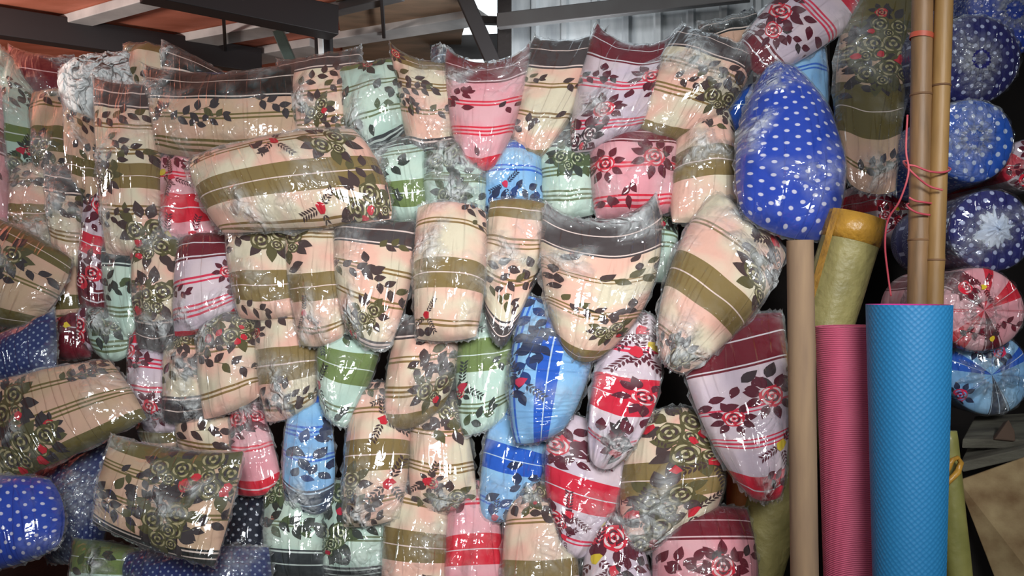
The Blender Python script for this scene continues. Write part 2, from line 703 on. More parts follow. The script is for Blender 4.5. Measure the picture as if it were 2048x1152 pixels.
def motif(code, rg, s):
    """list of (polygon in metres, material slot): 1 leaf, 2 olive leaf, 3 red petal, 4 pale petal, 5 yellow"""
    R = []
    if code == 's':      # a spray of pointed leaves on a stem
        n = rg.randint(6, 8)
        for i in range(n):
            x = (i / (n - 1) - 0.5) * 0.12
            a = rg.uniform(0.5, 1.2) * (1 if i % 2 else -1)
            R.append((rot(leaf_pts(0.034, 0.02), a, x, 0), 1 if rg.random() < .75 else 2))
        R.append(([(-0.06, -0.001), (0.06, -0.0005), (0.06, 0.001), (-0.06, 0.001)], 2))
        R.append((rot(leaf_pts(0.03, 0.018), 0, 0.055, 0), 1))
    elif code in 'bg':   # a bouquet of full roses with leaves round it (g: with red flowers)
        for i in range(10):
            a = i * 0.628 + rg.uniform(-.2, .2)
            R.append((rot(leaf_pts(0.042, 0.024), a, math.cos(a) * 0.032, math.sin(a) * 0.026), 1 if i % 3 else 2))
        for k, (dx, dy) in enumerate(((-0.024, 0.008), (0.022, -0.006), (0.006, 0.026))):
            rose(R, rg, dx, dy, 0.024 if k < 2 else 0.015, 2, 4, 1)
        for q in range(2 if code == 'g' else (1 if rg.random() < 0.3 else 0)):
            R.append((blob(0.009, 7, rg, .4, rg.uniform(-.05, .05), rg.uniform(0.02, .045)), 3))
    elif code == 'r':    # a red rose
        for i in range(8):
            a = i * 0.785 + rg.uniform(-.2, .2)
            R.append((rot(leaf_pts(0.036, 0.021), a, math.cos(a) * 0.022, math.sin(a) * 0.022), 1))
        rose(R, rg, 0, 0, 0.026, 3, 4, 1)
    elif code in 'fy':   # ferns off a small red (or yellow) flower
        for a in (0.9, 2.4, -1.2):
            for i in range(6):
                x, y = math.cos(a) * (0.014 + i * 0.008), math.sin(a) * (0.014 + i * 0.008)
                for sgn in (-1, 1):
                    R.append((rot(leaf_pts(0.013, 0.005, 3), a + sgn * 0.8, x, y), 1))
        R.append((blob(0.0115, 8, rg, .35), 3 if code == 'f' else 5))
    elif code == 'l':    # three loose leaves
        for i in range(3):
            a = rg.uniform(0, 6.28)
            R.append((rot(leaf_pts(0.034, 0.021), a, rg.uniform(-.02, .02), rg.uniform(-.02, .02)), 1))
    a = rg.uniform(-0.5, 0.5)
    return [(rot([(x * s, y * s) for x, y in pl], a), k) for pl, k in R]


def parse_motifs(s):
    r = []
    for t in s.split():
        p = t[1:].split(',')
        r.append((t[0], float(p[0]), float(p[1]), float(p[2]) if len(p) > 2 else 1.0))
    return r


def chebs(n):
    s = np.linspace(-1, 1, n + 1)
    return (0.5 + 0.5 * (0.35 * s + 0.65 * np.sin(s * math.pi / 2)))


PILE = 'wrapped pillows in the heap'
count = [0]


def pillow(label, way, pts, bulge, L, bands='', motifs='', T=None, wrap=1.0, tilt=0.0, cat='pillow', name='pillow', bunch='', plastic=True, steep=0.5, wr=1.0, group=PILE, msize=1.15, sag=None, skew=None, painted_glare=False):
    count[0] += 1
    seed = count[0]
    rg = random.Random(seed * 7 + 1)
    probe = Patch(pts, bulge, L, 0.05, seed, tilt)
    if T is None:
        T = min(0.105, 0.36 * min(probe.W, probe.H))
    P = Patch(pts, bulge, L, T, seed, tilt, steep, wr)
    # the thing's base: its lowest point
    lowest = at(P.cx, max(p[1] for p in P.c), P.depth(max(p[1] for p in P.c)))
    root = empty(name, lowest)
    tag(root, label, cat, group)
    n = 30
    g = chebs(n)
    V, U = np.meshgrid(g, g, indexing='ij')
    F = P.pos(U, V, 1).reshape(-1, 3)
    nb = 14
    gb = chebs(nb)
    Vb, Ub = np.meshgrid(gb, gb, indexing='ij')
    Bk = P.pos(Ub, Vb, -1).reshape(-1, 3)
    faces = grid_faces(n, n, 0, True)
    faces += grid_faces(nb, nb, len(F))
    fm = [0] * len(faces)
    uvp = np.concatenate([np.stack([U.ravel(), V.ravel()], -1), np.stack([Ub.ravel(), Vb.ravel()], -1)])
    verts = [F, Bk]
    nv = len(F) + len(Bk)
    # printed flowers: small faces lying in the cloth
    extra_v, extra_uv = [], []
    if motifs:
        for code, mu, mv, ms in parse_motifs(motifs):
            polys = motif(code, rg, ms * msize)
            for k, (pl, slot) in enumerate(polys):
                a = np.array(pl)
                cc = a.mean(0)
                ring2 = cc + (a - cc) * 0.5
                allp = np.concatenate([a, ring2, cc[None]])
                uu = mu + allp[:, 0] / P.W
                vv = mv + allp[:, 1] / P.H
                if uu.min() < -0.12 or uu.max() > 1.12 or vv.min() < -0.12 or vv.max() > 1.12: continue
                uu = np.clip(uu, 0.004, 0.996)
                vv = np.clip(vv, 0.004, 0.996)
                q = P.pos(uu, vv, 1, 0.0011 + 0.00009 * k)
                m = len(a)
                base = nv + sum(len(x) for x in extra_v)
                extra_v.append(q)
                extra_uv.append(np.stack([uu, vv], -1))
                for i in range(m):
                    j = (i + 1) % m
                    faces.append((base + i, base + j, base + m + j, base + m + i))
                    faces.append((base + m + i, base + m + j, base + 2 * m))
                    fm += [slot, slot]
    if extra_v:
        verts += extra_v
        uvp = np.concatenate([uvp] + extra_uv)
    verts = np.concatenate(verts)
    uvc = uvp * np.array([P.W, P.H])
    if sag is None:
        sag = rg.uniform(0.01, 0.045)
    slant = rg.uniform(-0.045, 0.045) if skew is None else skew
    uvp = uvp.copy()
    u_ = uvp[:, 0]
    uvp[:, 1] = uvp[:, 1] - (sag * 4 * u_ * (1 - u_) + slant * (u_ - 0.5)) * np.minimum(1, 6 * uvp[:, 1] + 0.4)
    if way in WAYS:
        w = WAYS[way]
        mats = [striped_cloth(way, bands, P.hpx, seed), print_mat('leaf', w[5]), print_mat('olive_leaf', w[6]),
                print_mat('red_petal', w[7]), print_mat('pale_petal', w[8]), print_mat('yellow_petal', YELLOW)]
    else:
        mats = [DOTS[way]]
    mesh_obj('cover', verts, faces, mats, root, fm, uvs={'pattern': uvp, 'cloth': uvc})
    # clear bag
    if plastic:
        n = 34
        s = np.linspace(-1, 1, n + 1)
        ext = 0.5 + 0.022 * wrap
        gg = 0.5 + ext * (0.3 * s + 0.7 * np.sin(s * math.pi / 2))
        Vw, Uw = np.meshgrid(gg, gg, indexing='ij')
        rs = np.random.RandomState(seed + 500)
        edge = np.maximum(np.abs(Uw - .5), np.abs(Vw - .5)) > ext - 1e-4
        j = rs.uniform(-0.022, 0.028, Uw.shape) * edge * wrap
        Uj = Uw + j * np.sign(Uw - .5) * (np.abs(Uw - .5) > ext - 1e-3)
        Vj = Vw + j * np.sign(Vw - .5) * (np.abs(Vw - .5) > ext - 1e-3)
        cw = np.zeros(Uw.shape)
        for tk in bunch.split():
            bu, bv, br = [float(x) for x in tk.split(',')]
            ax_ = (Uw - bu) * P.wpx / br
            ay_ = (Vw - bv) * P.hpx / br
            an_ = np.arctan2(ay_, ax_)
            rr_ = np.sqrt(ax_ ** 2 + ay_ ** 2) * (1 + 0.3 * np.sin(3 * an_ + bu * 9) + 0.2 * np.sin(5 * an_ + bv * 7))
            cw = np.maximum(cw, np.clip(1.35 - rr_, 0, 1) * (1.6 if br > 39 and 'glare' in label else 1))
        cw = np.maximum(cw, 0.14 * np.exp(-22 * (0.53 - np.maximum(np.abs(Uw - .5), np.abs(Vw - .5)))))
        crum = rs.uniform(-1, 1, Uw.shape) * (0.0012 + 0.006 * np.minimum(cw, 1)) * wrap + 0.006 * np.minimum(cw, 1)
        stre = 0.003 * np.sin(Uw * rs.uniform(14, 26) + 4 * Vw + rs.uniform(0, 6)) * wrap
        off = 0.0075 + crum + np.abs(stre)
        off = np.where(edge, 0.0, np.maximum(off, 0.004))
        Fw = P.pos(Uj, Vj, 1, off).reshape(-1, 3)
        Bw = P.pos(Uj, Vj, -1, np.where(edge, 0.0, 0.006)).reshape(-1, 3)
        # only the rim vertices are shared by both faces of the bag
        wf = grid_faces(n, n, 0, True) + grid_faces(n, n, len(Fw))
        uvw = np.stack([Uj.ravel() * P.W, Vj.ravel() * P.H], -1)
        mesh_obj('plastic_wrap', np.concatenate([Fw, Bw]), wf, [GLARE_PLASTIC if painted_glare else PLASTIC], root, uvs={'cloth': np.concatenate([uvw, uvw])}, attr=np.concatenate([cw.ravel(), cw.ravel()]))
    return root


DOTS = {
    'N1': dotted_cloth((28, 70, 176), (22, 62, 190), (215, 215, 235), 0.027, 0.17),
    'N2': dotted_cloth((24, 44, 108), (18, 34, 88), (140, 155, 180), 0.017, 0.19),
    'N3': dotted_cloth((20, 24, 44), (18, 22, 40), (190, 195, 205), 0.024, 0.18),
    'N4': dotted_cloth((36, 34, 118), (28, 30, 100), (190, 200, 235), 0.034, 0.2),
    'N5': dotted_cloth((24, 90, 190), (20, 80, 190), (200, 215, 240), 0.036, 0.2),
}

# ------------------------------------------------------------------ the shop: floor, roof, walls
M_floor = plain('trodden_concrete', (74, 68, 62), 0.9, var=0.4, scale=3, bump=0.3, bscale=12)
M_ply = plain('orange_plywood', (206, 124, 100), 0.75, rgb2=(168, 92, 66), scale=2.2, stretch=(1, 3, 1), bump=0.1)
M_ply2 = plain('brown_plywood', (142, 112, 88), 0.8, rgb2=(112, 92, 72), scale=3, stretch=(1, 3, 1), bump=0.1)
M_red = plain('red_oxide_sheet', (182, 96, 88), 0.6, rgb2=(150, 66, 58), scale=1.6)
M_batten = plain('pale_painted_batten', (196, 192, 188), 0.6, rgb2=(160, 156, 154), scale=4)
M_steel = plain('dark_painted_steel', (26, 20, 22), 0.55, rgb2=(26, 20, 22), scale=5)
M_grey = plain('weathered_grey_steel', (92, 92, 92), 0.5, 0.3, rgb2=(86, 84, 84), scale=6)
M_sheet = plain('galvanised_corrugated_sheet', (188, 194, 196), 0.5, 0.15, rgb2=(150, 156, 160), scale=5, stretch=(3, 1, 0.6), bump=0.05)
M_dark = plain('dark_timber_boards', (34, 28, 26), 0.9, var=0.5, scale=5, bump=0.2)
M_gal = plain('white_lit_angle_iron', (225, 228, 228), 0.45, 0.1, var=0.1)  # bright light on the steel angle is put into this pale colour


def quad_obj(name, pts, th, mat, nrm, kind='structure', label=None):
    """a sheet through four points, th thick against its normal"""
    n = Vector(nrm).normalized() * th
    vs = [Vector(p) for p in pts] + [Vector(p) + n for p in pts]
    k = len(pts)
    fs = [tuple(range(k)), tuple(range(2 * k - 1, k - 1, -1))]
    for i in range(k):
        fs.append((i, i + k, (i + 1) % k + k, (i + 1) % k))
    o = mesh_obj(name, vs, fs, [mat], smooth=False)
    bm = bmesh.new()
    bm.from_mesh(o.data)
    bmesh.ops.recalc_face_normals(bm, faces=bm.faces)
    bm.to_mesh(o.data)
    bm.free()
    if kind: o['kind'] = kind
    return o


quad_obj('floor', [(-4.6, 0.0, 0), (3.2, 0.0, 0), (3.2, 7.0, 0), (-4.6, 7.0, 0)], 0.1, M_floor, (0, 0, -1))
CZ = 3.0
# roof sheeting: ends where the gap of daylight is, at the post by the corrugated wall
quad_obj('ceiling', [(-4.6, 2.6, CZ), (0.0, 2.6, CZ), (-0.17, 3.9, CZ), (-0.30, 4.75, CZ), (-0.36, 5.66, CZ), (-0.80, 5.66, CZ), (-0.80, 5.26, CZ), (-0.98, 5.26, CZ), (-0.98, 5.66, CZ), (-4.6, 5.66, CZ)], 0.03, M_ply, (0, 0, 1))
quad_obj('trim_1', [(-1.10, 5.24, CZ - 0.012), (-0.75, 3.2, CZ - 0.012), (-0.1, 3.2, CZ - 0.012), (-0.17, 3.9, CZ - 0.012), (-0.30, 4.75, CZ - 0.012), (-0.34, 5.24, CZ - 0.012)], 0.01, M_ply2, (0, 0, 1))
quad_obj('wall_rear', [(-4.6, 5.7, 0), (-0.34, 5.7, 0), (-0.34, 5.7, CZ), (-4.6, 5.7, CZ)], 0.08, M_ply2, (0, 1, 0))
quad_obj('wall_left', [(-4.0, 0.9, 0), (-4.0, 6.4, 0), (-4.0, 6.4, CZ), (-4.0, 0.9, CZ)], 0.08, M_red, (-1, 0, 0))
quad_obj('wall_right', [(2.9, 0.9, 0), (2.9, 4.1, 0), (2.9, 4.1, 3.4), (2.9, 0.9, 3.4)], 0.08, M_dark, (1, 0, 0))
# dark backing boards added behind the heap so gaps between pillows look dark
quad_obj('wall_dark_backing', [(-2.75, 3.95, 0), (1.9, 3.72, 0), (1.9, 3.72, 1.95), (-2.75, 3.95, 2.2)], 0.05, M_dark, (0, 1, 0))
quad_obj('wall_back_right', [(1.45, 3.65, 0), (3.0, 3.65, 0), (3.0, 3.65, 3.4), (1.45, 3.65, 3.4)], 0.05, M_dark, (0, 1, 0))
# timber platform under the heap
def slab(name, x0, x1, y0, y1, z0, z1, mat):
    vs = [(x, y, z) for z in (z0, z1) for x, y in ((x0, y0), (x1, y0), (x1, y1), (x0, y1))]
    fs = [(3, 2, 1, 0), (4, 5, 6, 7), (0, 1, 5, 4), (1, 2, 6, 5), (2, 3, 7, 6), (3, 0, 4, 7)]
    o = mesh_obj(name, vs, fs, [mat], smooth=False, origin=((x0 + x1) / 2, (y0 + y1) / 2, z0))
    md = o.modifiers.new('bevel', 'BEVEL')
    md.width = 0.004
    return o

# corrugated wall
def corrugated(name, p0, p1, z0, z1, mat):
    p0, p1 = Vector(p0), Vector(p1)
    L = (p1 - p0).length
    d = (p1 - p0) / L
    n = Vector((d.y, -d.x, 0))
    prof = []
    x = 0
    k = 0
    while x < L:
        # flat pan, then a raised rib
        prof += [(x, 0), (x + 0.112, 0), (x + 0.124, 0.022), (x + 0.150, 0.022), (x + 0.162, 0)]
        x += 0.162
    vs, fs = [], []
    for z in (z0, z1):
        for q, h in prof:
            vs.append(p0 + d * q + n * h + Vector((0, 0, z)))
    for z in (z0, z1):
        for q, h in prof:
            vs.append(p0 + d * q + n * (h - 0.004) + Vector((0, 0, z)))
    m = len(prof)
    for i in range(m - 1):
        fs.append((i, i + 1, m + i + 1, m + i))
        fs.append((2 * m + i, 3 * m + i, 3 * m + i + 1, 2 * m + i + 1))
    o = mesh_obj(name, vs, fs, [mat], smooth=False)
    o['kind'] = 'structure'
    return o

corrugated('wall_back', (-0.012, 4.28, 0), (1.75, 3.80, 0), 0.0, 3.7, M_sheet)


def beam(label, pa, pb, w, h, mat, name='roof_beam', cat='beam', group=None, up=Vector((0, 0, 1))):
    o = bar(name, pa, pb, w, h, mat, up=up)
    return tag(o, label, cat, group)


def cbar(label, a, b, z, w, h, mat, **k):
    return beam(label, on_z(a[0], a[1], z), on_z(b[0], b[1], z), w, h, mat, **k)

# main dark steel beams
cbar('dark steel roof beam along the far left of the ceiling', (-160, 22), (520, 124), 2.90, 0.09, 0.15, M_steel)
cbar('thick black steel roof beam across the middle of the orange ceiling', (285, -34), (668, 46), 2.86, 0.12, 0.15, M_steel)
# pale battens
g = 'pale battens under the plywood ceiling'
cbar('pale batten nearest the top left corner of the ceiling', (105, 55), (330, -8), 2.972, 0.11, 0.05, M_batten, name='roof_batten', cat='batten', group=g)
cbar('pale batten between the two dark roof beams', (350, 88), (560, 50), 2.972, 0.16, 0.05, M_batten, name='roof_batten', cat='batten', group=g)
cbar('pale batten furthest back, ending at the dark upright', (400, 131), (640, 92), 2.972, 0.19, 0.05, M_batten, name='roof_batten', cat='batten', group=g)
cbar('long grey batten right of the dark upright below another', (655, 82), (965, 32), 2.972, 0.15, 0.05, M_batten, name='roof_batten', cat='batten', group=g)
cbar('grey batten right of the dark upright, topmost in view', (640, 26), (800, -12), 2.972, 0.08, 0.05, M_grey, name='roof_batten', cat='batten', group=g)
cbar('thin dark crossbar over the pale battens at far left', (447, 30), (452, 128), 2.93, 0.018, 0.02, M_steel, name='roof_rod', cat='rod')
cbar('thin dark rod crossing the grey battens', (763, -8), (768, 74), 2.93, 0.02, 0.02, M_steel, name='roof_rod', cat='rod')
# uprights and struts
def strut(label, a, Ya, b, Yb, w, h, mat, name='steel_post', cat='post'):
    return beam(label, at(a[0], a[1], Ya), at(b[0], b[1], Yb), w, h, mat, name=name, cat=cat, up=Vector((0, 1, 0)))
strut('dark square upright meeting the end of the thick black beam', (647, 62), 4.35, (655, 330), 4.35, 0.085, 0.08, M_steel)
strut('pale angle iron strip beside the dark upright', (641, 74), 4.28, (651, 300), 4.28, 0.028, 0.02, M_gal, name='angle_iron')
strut('slanting dark green brace left of the upright', (556, 62), 4.3, (610, 190), 4.3, 0.055, 0.05, plain('dark_green_paint', (58, 74, 68), 0.5), name='steel_brace', cat='brace')
strut('slanting black strut left of the slot of daylight', (905, -60), 4.1, (1010, 180), 4.1, 0.075, 0.07, M_steel, name='steel_strut', cat='strut')
strut('dark timber upright at the corrugated wall\'s left end', (1009, -40), 4.2, (1009, 300), 4.2, 0.075, 0.08, M_dark, name='timber_post')
strut('short dark crosspiece in the slot of daylight', (950, 40), 4.3, (1000, 42), 4.3, 0.04, 0.04, M_dark, name='crosspiece', cat='crosspiece')
beam('long grey steel rail along the top of the corrugated wall', at(996, 43, 4.10), at(1500, -14, 3.70), 0.045, 0.075, M_grey, name='steel_rail', cat='rail')
strut('rusty grey board behind the slanting strut', (860, 98), 4.9, (1000, 92), 4.9, 0.15, 0.02, M_grey, name='sheet_offcut', cat='board')

# ------------------------------------------------------------------ the heap of pillows
# centre, front
pillow('big peach pillow tilted to the right with an olive band, left of the brown tube', 'C', [(1430, 394), (1566, 512), (1370, 740), (1324, 704)], (16, 26, 8, 36), -0.4,
       '20.20 W0.40-0.62 20.85', 's.5,.06,1.0 s.85,.2,1.0 b.95,.28,1.1 f.8,.04 b.6,.93,.9 s.2,.9,.8', bunch='0.55,0.9,46 0.92,0.2,40 0.4,0.04,20', tilt=0.2)
pillow('wide peach pillow with a charcoal top band and raised ears, at the heap centre', 'C', [(1100, 418), (1300, 402), (1185, 716), (1128, 690)], (-34, 60, 10, 24), -0.3,
       'D0-0.24 20.42 30.66 W0.9-1', 's.8,.42,1.1 l.15,.36 l.2,.50 s.42,.66,.9 b.75,.78,.8 s.95,.35,.8 l.8,.64', bunch='0.2,0.36,26 0.75,0.06,32')
pillow('narrow peach pillow with an olive top and a charcoal point at its foot', 'C', [(982, 408), (1098, 416), (1030, 640), (975, 640)], (8, 12, 46, 6), 0.2,
       'W0-0.14 30.32 20.58 D0.86-1', 's.7,.6,.9 s.35,.7,.8 l.95,.55 l.3,.5', bunch='0.4,0.42,22')
pillow('peach pillow with one broad olive band, standing left of the heap centre', 'C', [(838, 420), (968, 428), (950, 668), (836, 672)], (14, 8, 6, 6), 0.0,
       '20.16 W0.44-0.66 20.89', 's.92,.03,.9 s.99,.14,.6 l.12,.92 f.2,.85,.8', bunch='0.2,0.35,30')
pillow('peach pillow with a charcoal top band and a leaf sprig pair in its middle', 'C', [(674, 446), (830, 446), (775, 690), (690, 640)], (-4, 14, 20, 8), 0.3,
       'D0-0.20 20.42 20.66 D0.97-1', 's.28,.46,1.0 l.55,.42 s.85,.22,.8 s.85,.58,.9 b.6,.78,.8 g.35,.90,.7', bunch='0.3,0.84,28')
pillow('peach pillow with an olive band, just left of the charcoal topped one', 'C', [(568, 446), (692, 454), (688, 672), (602, 684)], (6, 6, 8, 4), 0.6,
       '20.13 W0.44-0.66 20.87', 'b.08,.2,1.0 l.1,.45 f.25,.78,.8', bunch='0.35,0.86,30')
pillow('cream pillow half hidden beneath the folded one, with a dark bouquet', 'C', [(456, 420), (590, 420), (588, 628), (480, 630)], (6, 4, 6, 8), 0.9,
       '20.15 W0.60-0.84', 'b.7,.33,1.2 s.75,.12,.9 l.2,.4 s.3,.92,.8 l.1,.2')
pillow('large folded peach pillow with a wide olive band curving across it', 'C', [(384, 322), (700, 262), (775, 436), (452, 462)], (10, 20, 4, 12), 0.0,
       '20.10 W0.38-0.68 20.94', 's.1,.06,.9 f.52,.16,1.1 b.80,.22,1.2 s.95,.5,1.1 f.62,.88,1.1 g.86,.84,1.2 l.42,.2 b.98,.85,.9', bunch='0.2,0.8,24')
# second and top row
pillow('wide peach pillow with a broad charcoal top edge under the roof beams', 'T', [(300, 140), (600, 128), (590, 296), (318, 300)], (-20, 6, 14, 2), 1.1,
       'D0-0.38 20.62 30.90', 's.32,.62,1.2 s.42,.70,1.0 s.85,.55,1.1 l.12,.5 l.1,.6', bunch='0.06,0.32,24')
pillow('peach pillow with a charcoal ridge rising beside the dark upright', 'C', [(562, 130), (715, 104), (722, 280), (590, 296)], (-8, 4, 6, 4), 1.4,
       'D0-0.20 20.5 30.8', 's.5,.35,1.0 b.45,.68,.9 s.8,.48 l.85,.65 s.7,.85', bunch='0.25,0.6,26')
pillow('pale green pillow with olive top corner and leafy border, under the roof', 'M', [(672, 138), (800, 118), (808, 262), (712, 308)], (-4, 6, 6, 4), 0.9,
       'W0-0.08 20.34 20.68 D0.94-1', 's.7,.15,1.2 s.9,.45,1.2 s.8,.58,1.0 r.5,.08,.6 l.1,.35 l.3,.8', bunch='0.15,0.7,26')
pillow('peach pillow with an olive top edge and dark foot, ear touching the gap light', 'C', [(786, 96), (908, 130), (905, 300), (822, 300)], (-16, 4, 6, 4), 0.7,
       'W0-0.13 30.34 20.60 D0.88-1', 's.2,.28,1.0 s.35,.42,.9 s.9,.62,1.0 l.25,.64 r.1,.08,.6 s.15,.55,.7')
pillow('pink pillow with a maroon top hung between two peach ones', 'K', [(900, 108), (1052, 98), (990, 330), (928, 326)], (-26, 16, 8, 14), 0.4,
       'D0-0.22 20.44 30.69 W0.9-1', 's.06,.42,.8 l.1,.5 s.96,.5,.8 l.1,.3 l.4,.92', bunch='0.1,0.25,20')
pillow('peach pillow with charcoal top ears against the corrugated wall', 'C', [(1074, 84), (1206, 68), (1092, 306), (1026, 300)], (-14, 14, 6, 12), 0.6,
       'D0-0.27 20.44 20.68 W0.93-1', 's.92,.48,.9 l.95,.65 s.06,.38,.7 l.1,.8 l.4,.78')
pillow('lavender pillow with maroon top ears and red rose clusters', 'L', [(1200, 58), (1354, 62), (1262, 272), (1146, 300)], (-34, 24, 6, 14), 0.3,
       'D0-0.24 20.50 20.46 30.82', 'r.75,.42,1.1 r.35,.72,1.1 s.12,.45,.8 g.15,.92,1.0 l.6,.65 r.9,.55,.8 l.3,.4', bunch='0.25,0.68,24')
pillow('cream pillow tilted right with a charcoal top, high beside the wall', 'C', [(1368, 60), (1510, 108), (1398, 272), (1264, 252)], (-6, 16, 16, 10), 0.1,
       'D0-0.24 20.40 30.64 W0.90-1', 's.6,.38,1.1 s.75,.46,1.1 b.85,.60,1.0 s.5,.56,.9 l.95,.3', bunch='0.4,0.38,34', tilt=-0.3)
pillow('lavender and red pillow lying on its side at the very top', 'L', [(1482, 108), (1652, -30), (1738, 30), (1530, 160)][:0] or [(1640, -60), (1740, 10), (1530, 152), (1478, 100)], (4, 12, 4, 18), -0.2,
       'W0-0.18 30.40 D0.84-1', 'r.25,.6,1.2 r.4,.75,1.0 s.95,.55,1.1 l.3,.5 s.8,.68,.8')
pillow('dark brown pillow showing two corners behind the tilted cream one', 'T', [(1400, 52), (1500, 22), (1540, 120), (1420, 140)], (-10, 0, 0, 0), 1.2, 'D0-0.4', '')
pillow('navy cloth corner poking up behind the tilted cream pillow', 'N3', [(1462, 50), (1490, 20), (1506, 50), (1490, 80)], (2, 2, 0, 0), 1.5, '', plastic=False, cat='cloth', name='navy_cloth', group=None)
pillow('navy pillow peeping out right of the tilted cream one', 'B', [(1462, 180), (1530, 170), (1540, 260), (1455, 262)], (0, 2, 2, 6), 1.3, 'W0-1', '')
# third row
pillow('pale green pillow with a green band beside the folded peach one', 'M', [(716, 296), (868, 264), (862, 432), (782, 436)], (-8, 6, 6, 6), 1.0,
       'D0-0.10 20.22 W0.56-0.84', 's.15,.45,1.2 f.2,.62,1.0 s.04,.8,1 s.7,.12,.7 l.3,.28', bunch='0.15,0.3,20')
pillow('pale green pillow with a crumpled silvery bag front below the peach row', 'M', [(850, 286), (968, 280), (964, 432), (858, 432)], (-4, 6, 8, 4), 0.7,
       'D0-0.14 20.55 20.52', 'b.35,.3,1.0 s.7,.5,1.0 b.45,.75,.9 s.7,.85,1.0', bunch='0.35,0.3,34 0.5,0.72,22')
pillow('light blue pillow with a deep blue top, between pale green ones', 'B', [(972, 296), (1078, 292), (1084, 424), (966, 424)], (14, 4, 6, 6), 0.9,
       'W0-0.20 20.46', 's.55,.86,1.1 s.85,.75,.9 f.4,.7,.8 s.2,.9,.8')
pillow('pale green pillow with a charcoal top and single leafy bouquet', 'M', [(1082, 254), (1192, 246), (1188, 424), (1086, 428)], (2, 4, 6, 4), 0.9,
       'D0-0.26 30.56 30.80', 'b.5,.46,1.0 s.5,.5,1.1', T=0.07)
pillow('pink pillow with a maroon top and two red roses', 'K', [(1178, 262), (1352, 258), (1338, 420), (1196, 432)], (-4, 8, 8, 4), 0.6,
       'D0-0.20 20.50 30.86', 'r.68,.45,1.25 r.15,.50,1.0 s.95,.5,1.0 l.4,.8 l.1,.85 l.55,.3')
pillow('cream pillow with a broad olive band beside the dotted blue one', 'C', [(1372, 222), (1448, 216), (1482, 420), (1348, 440)], (24, 12, 6, 14), 0.4,
       'W0.46-0.70', 'f.55,.14,1.0 s.8,.3,.9 s.4,.08,.8 s.92,.22,.7', bunch='0.4,0.5,26')
pillow('small pale green pillow top in the gap right of the centre', 'M', [(1304, 420), (1348, 418), (1350, 560), (1296, 560)], (14, 4, 0, 2), 1.3,
       '20.4 20.55', 'b.45,.2,.7 s.6,.35,.6')
pillow('blue pillow with white dots, tear shaped, right of the cream row', 'N1', [(1530, 150), (1572, 152), (1652, 470), (1488, 420)], (16, 66, 20, 30), -0.9, bunch='0.08,0.5,20 0.2,0.2,18', T=0.12)
pillow('light blue pillow corner behind the dotted one', 'B', [(1560, 112), (1648, 96), (1652, 240), (1576, 240)], (6, 2, 2, 2), 0.4, '20.35 W0.85-1', '')
pillow('tall dark floral pillow with an olive oval band hanging in a loose bag', 'T', [(1728, -60), (1840, -60), (1790, 372), (1700, 356)], (6, -6, 14, 38), -0.1,
       'W0-0.32 W0.54-0.76 20.88', 'g.5,.40,1.3 b.75,.48,1.3 g.25,.42,1.2 b.5,.52,1.2 s.2,.6,1.1 b.6,.32,1 s.6,.9,1.0 r.45,.27,.6', bunch='0.6,0.93,26')
# fourth row: behind and below the centre
pillow('blue pillow with an upright deep blue band under the heap centre', 'B', [(1096, 596), (1176, 745), (1056, 866), (1016, 740)][:0] or [(1188, 640), (1128, 852), (1034, 880), (1056, 596)], (16, 10, 22, 0), 0.3,
       'W0.36-0.64 20.93', 's.15,.85,1.2 s.4,.78,1.2 f.6,.85,1.2 s.25,.65,1.0 l.7,.9 l.2,.45')
pillow('lavender pillow with a bold red band and fern prints, right of centre', 'L', [(1222, 648), (1306, 640), (1226, 930), (1182, 910)], (14, 46, 10, 16), 0.2,
       '20.20 W0.38-0.62 20.80', 'f.65,.12,1.1 f.6,.26,1.1 y.9,.2,1.1 r.82,.52,.9 s.85,.72,1.1 g.95,.82,1.0 l.6,.8', bunch='0.7,0.86,28')
pillow('lavender pillow with a big maroon top, lowest beside the brown tube', 'L', [(1362, 672), (1560, 632), (1560, 985), (1490, 975)], (8, 12, 14, 24), -0.1,
       'D0-0.24 20.48 30.66 W0.84-1', 's.85,.36,1.3 r.75,.46,1.1 l.15,.46 r.3,.55,.9 y.85,.72,1.2 s.9,.9,1.0 l.5,.4', bunch='0.6,0.93,24')
pillow('lavender pillow with a red band and a long pale foot, below the fern one', 'L', [(1112, 822), (1250, 872), (1165, 1110), (1118, 1090)], (0, 30, 8, 22), 0.9,
       '20.18 W0.40-0.64 20.86', 'r.1,.25,1.1 s.15,.12,1.1 s.3,.34,.9 f.35,.70,1.0 r.15,.78,1.0 y.12,.95,.9 f.3,.88,.8')
pillow('cream pillow with bouquets and an olive band, under the maroon topped one', 'C', [(1290, 836), (1400, 830), (1392, 1060), (1262, 1100)], (12, 52, 8, 30), 0.7,
       'W0.38-0.64', 'f.15,.15,1.1 g.55,.16,1.2 g.7,.3,1.3 f.85,.42,1.2 s.8,.1,1.1 f.1,.75,1.1 b.4,.66,1.1 g.25,.90,1.1 f.7,.78,1.1', bunch='0.3,0.72,34 0.28,0.9,30')
pillow('pink pillow with a deep maroon top at the bottom right of the heap', 'K', [(1312, 1030), (1490, 1022), (1506, 1240), (1316, 1240)], (8, 10, 4, 4), 0.8,
       'D0-0.24 20.7', 's.3,.46,1.2 r.6,.52,1.2 s.8,.44,1.0 l.2,.5')
pillow('lavender pillow crowded with red and yellow flowers at the bottom', 'L', [(1180, 1042), (1262, 1052), (1312, 1240), (1166, 1240)], (22, 10, 0, 4), 1.0,
       '20.75', 'y.25,.10,1.2 r.45,.26,1.3 y.15,.42,1.2 r.75,.18,1.0 l.7,.35 s.75,.5,1.0 r.15,.2,1 f.4,.55', bunch='0.8,0.1,26')
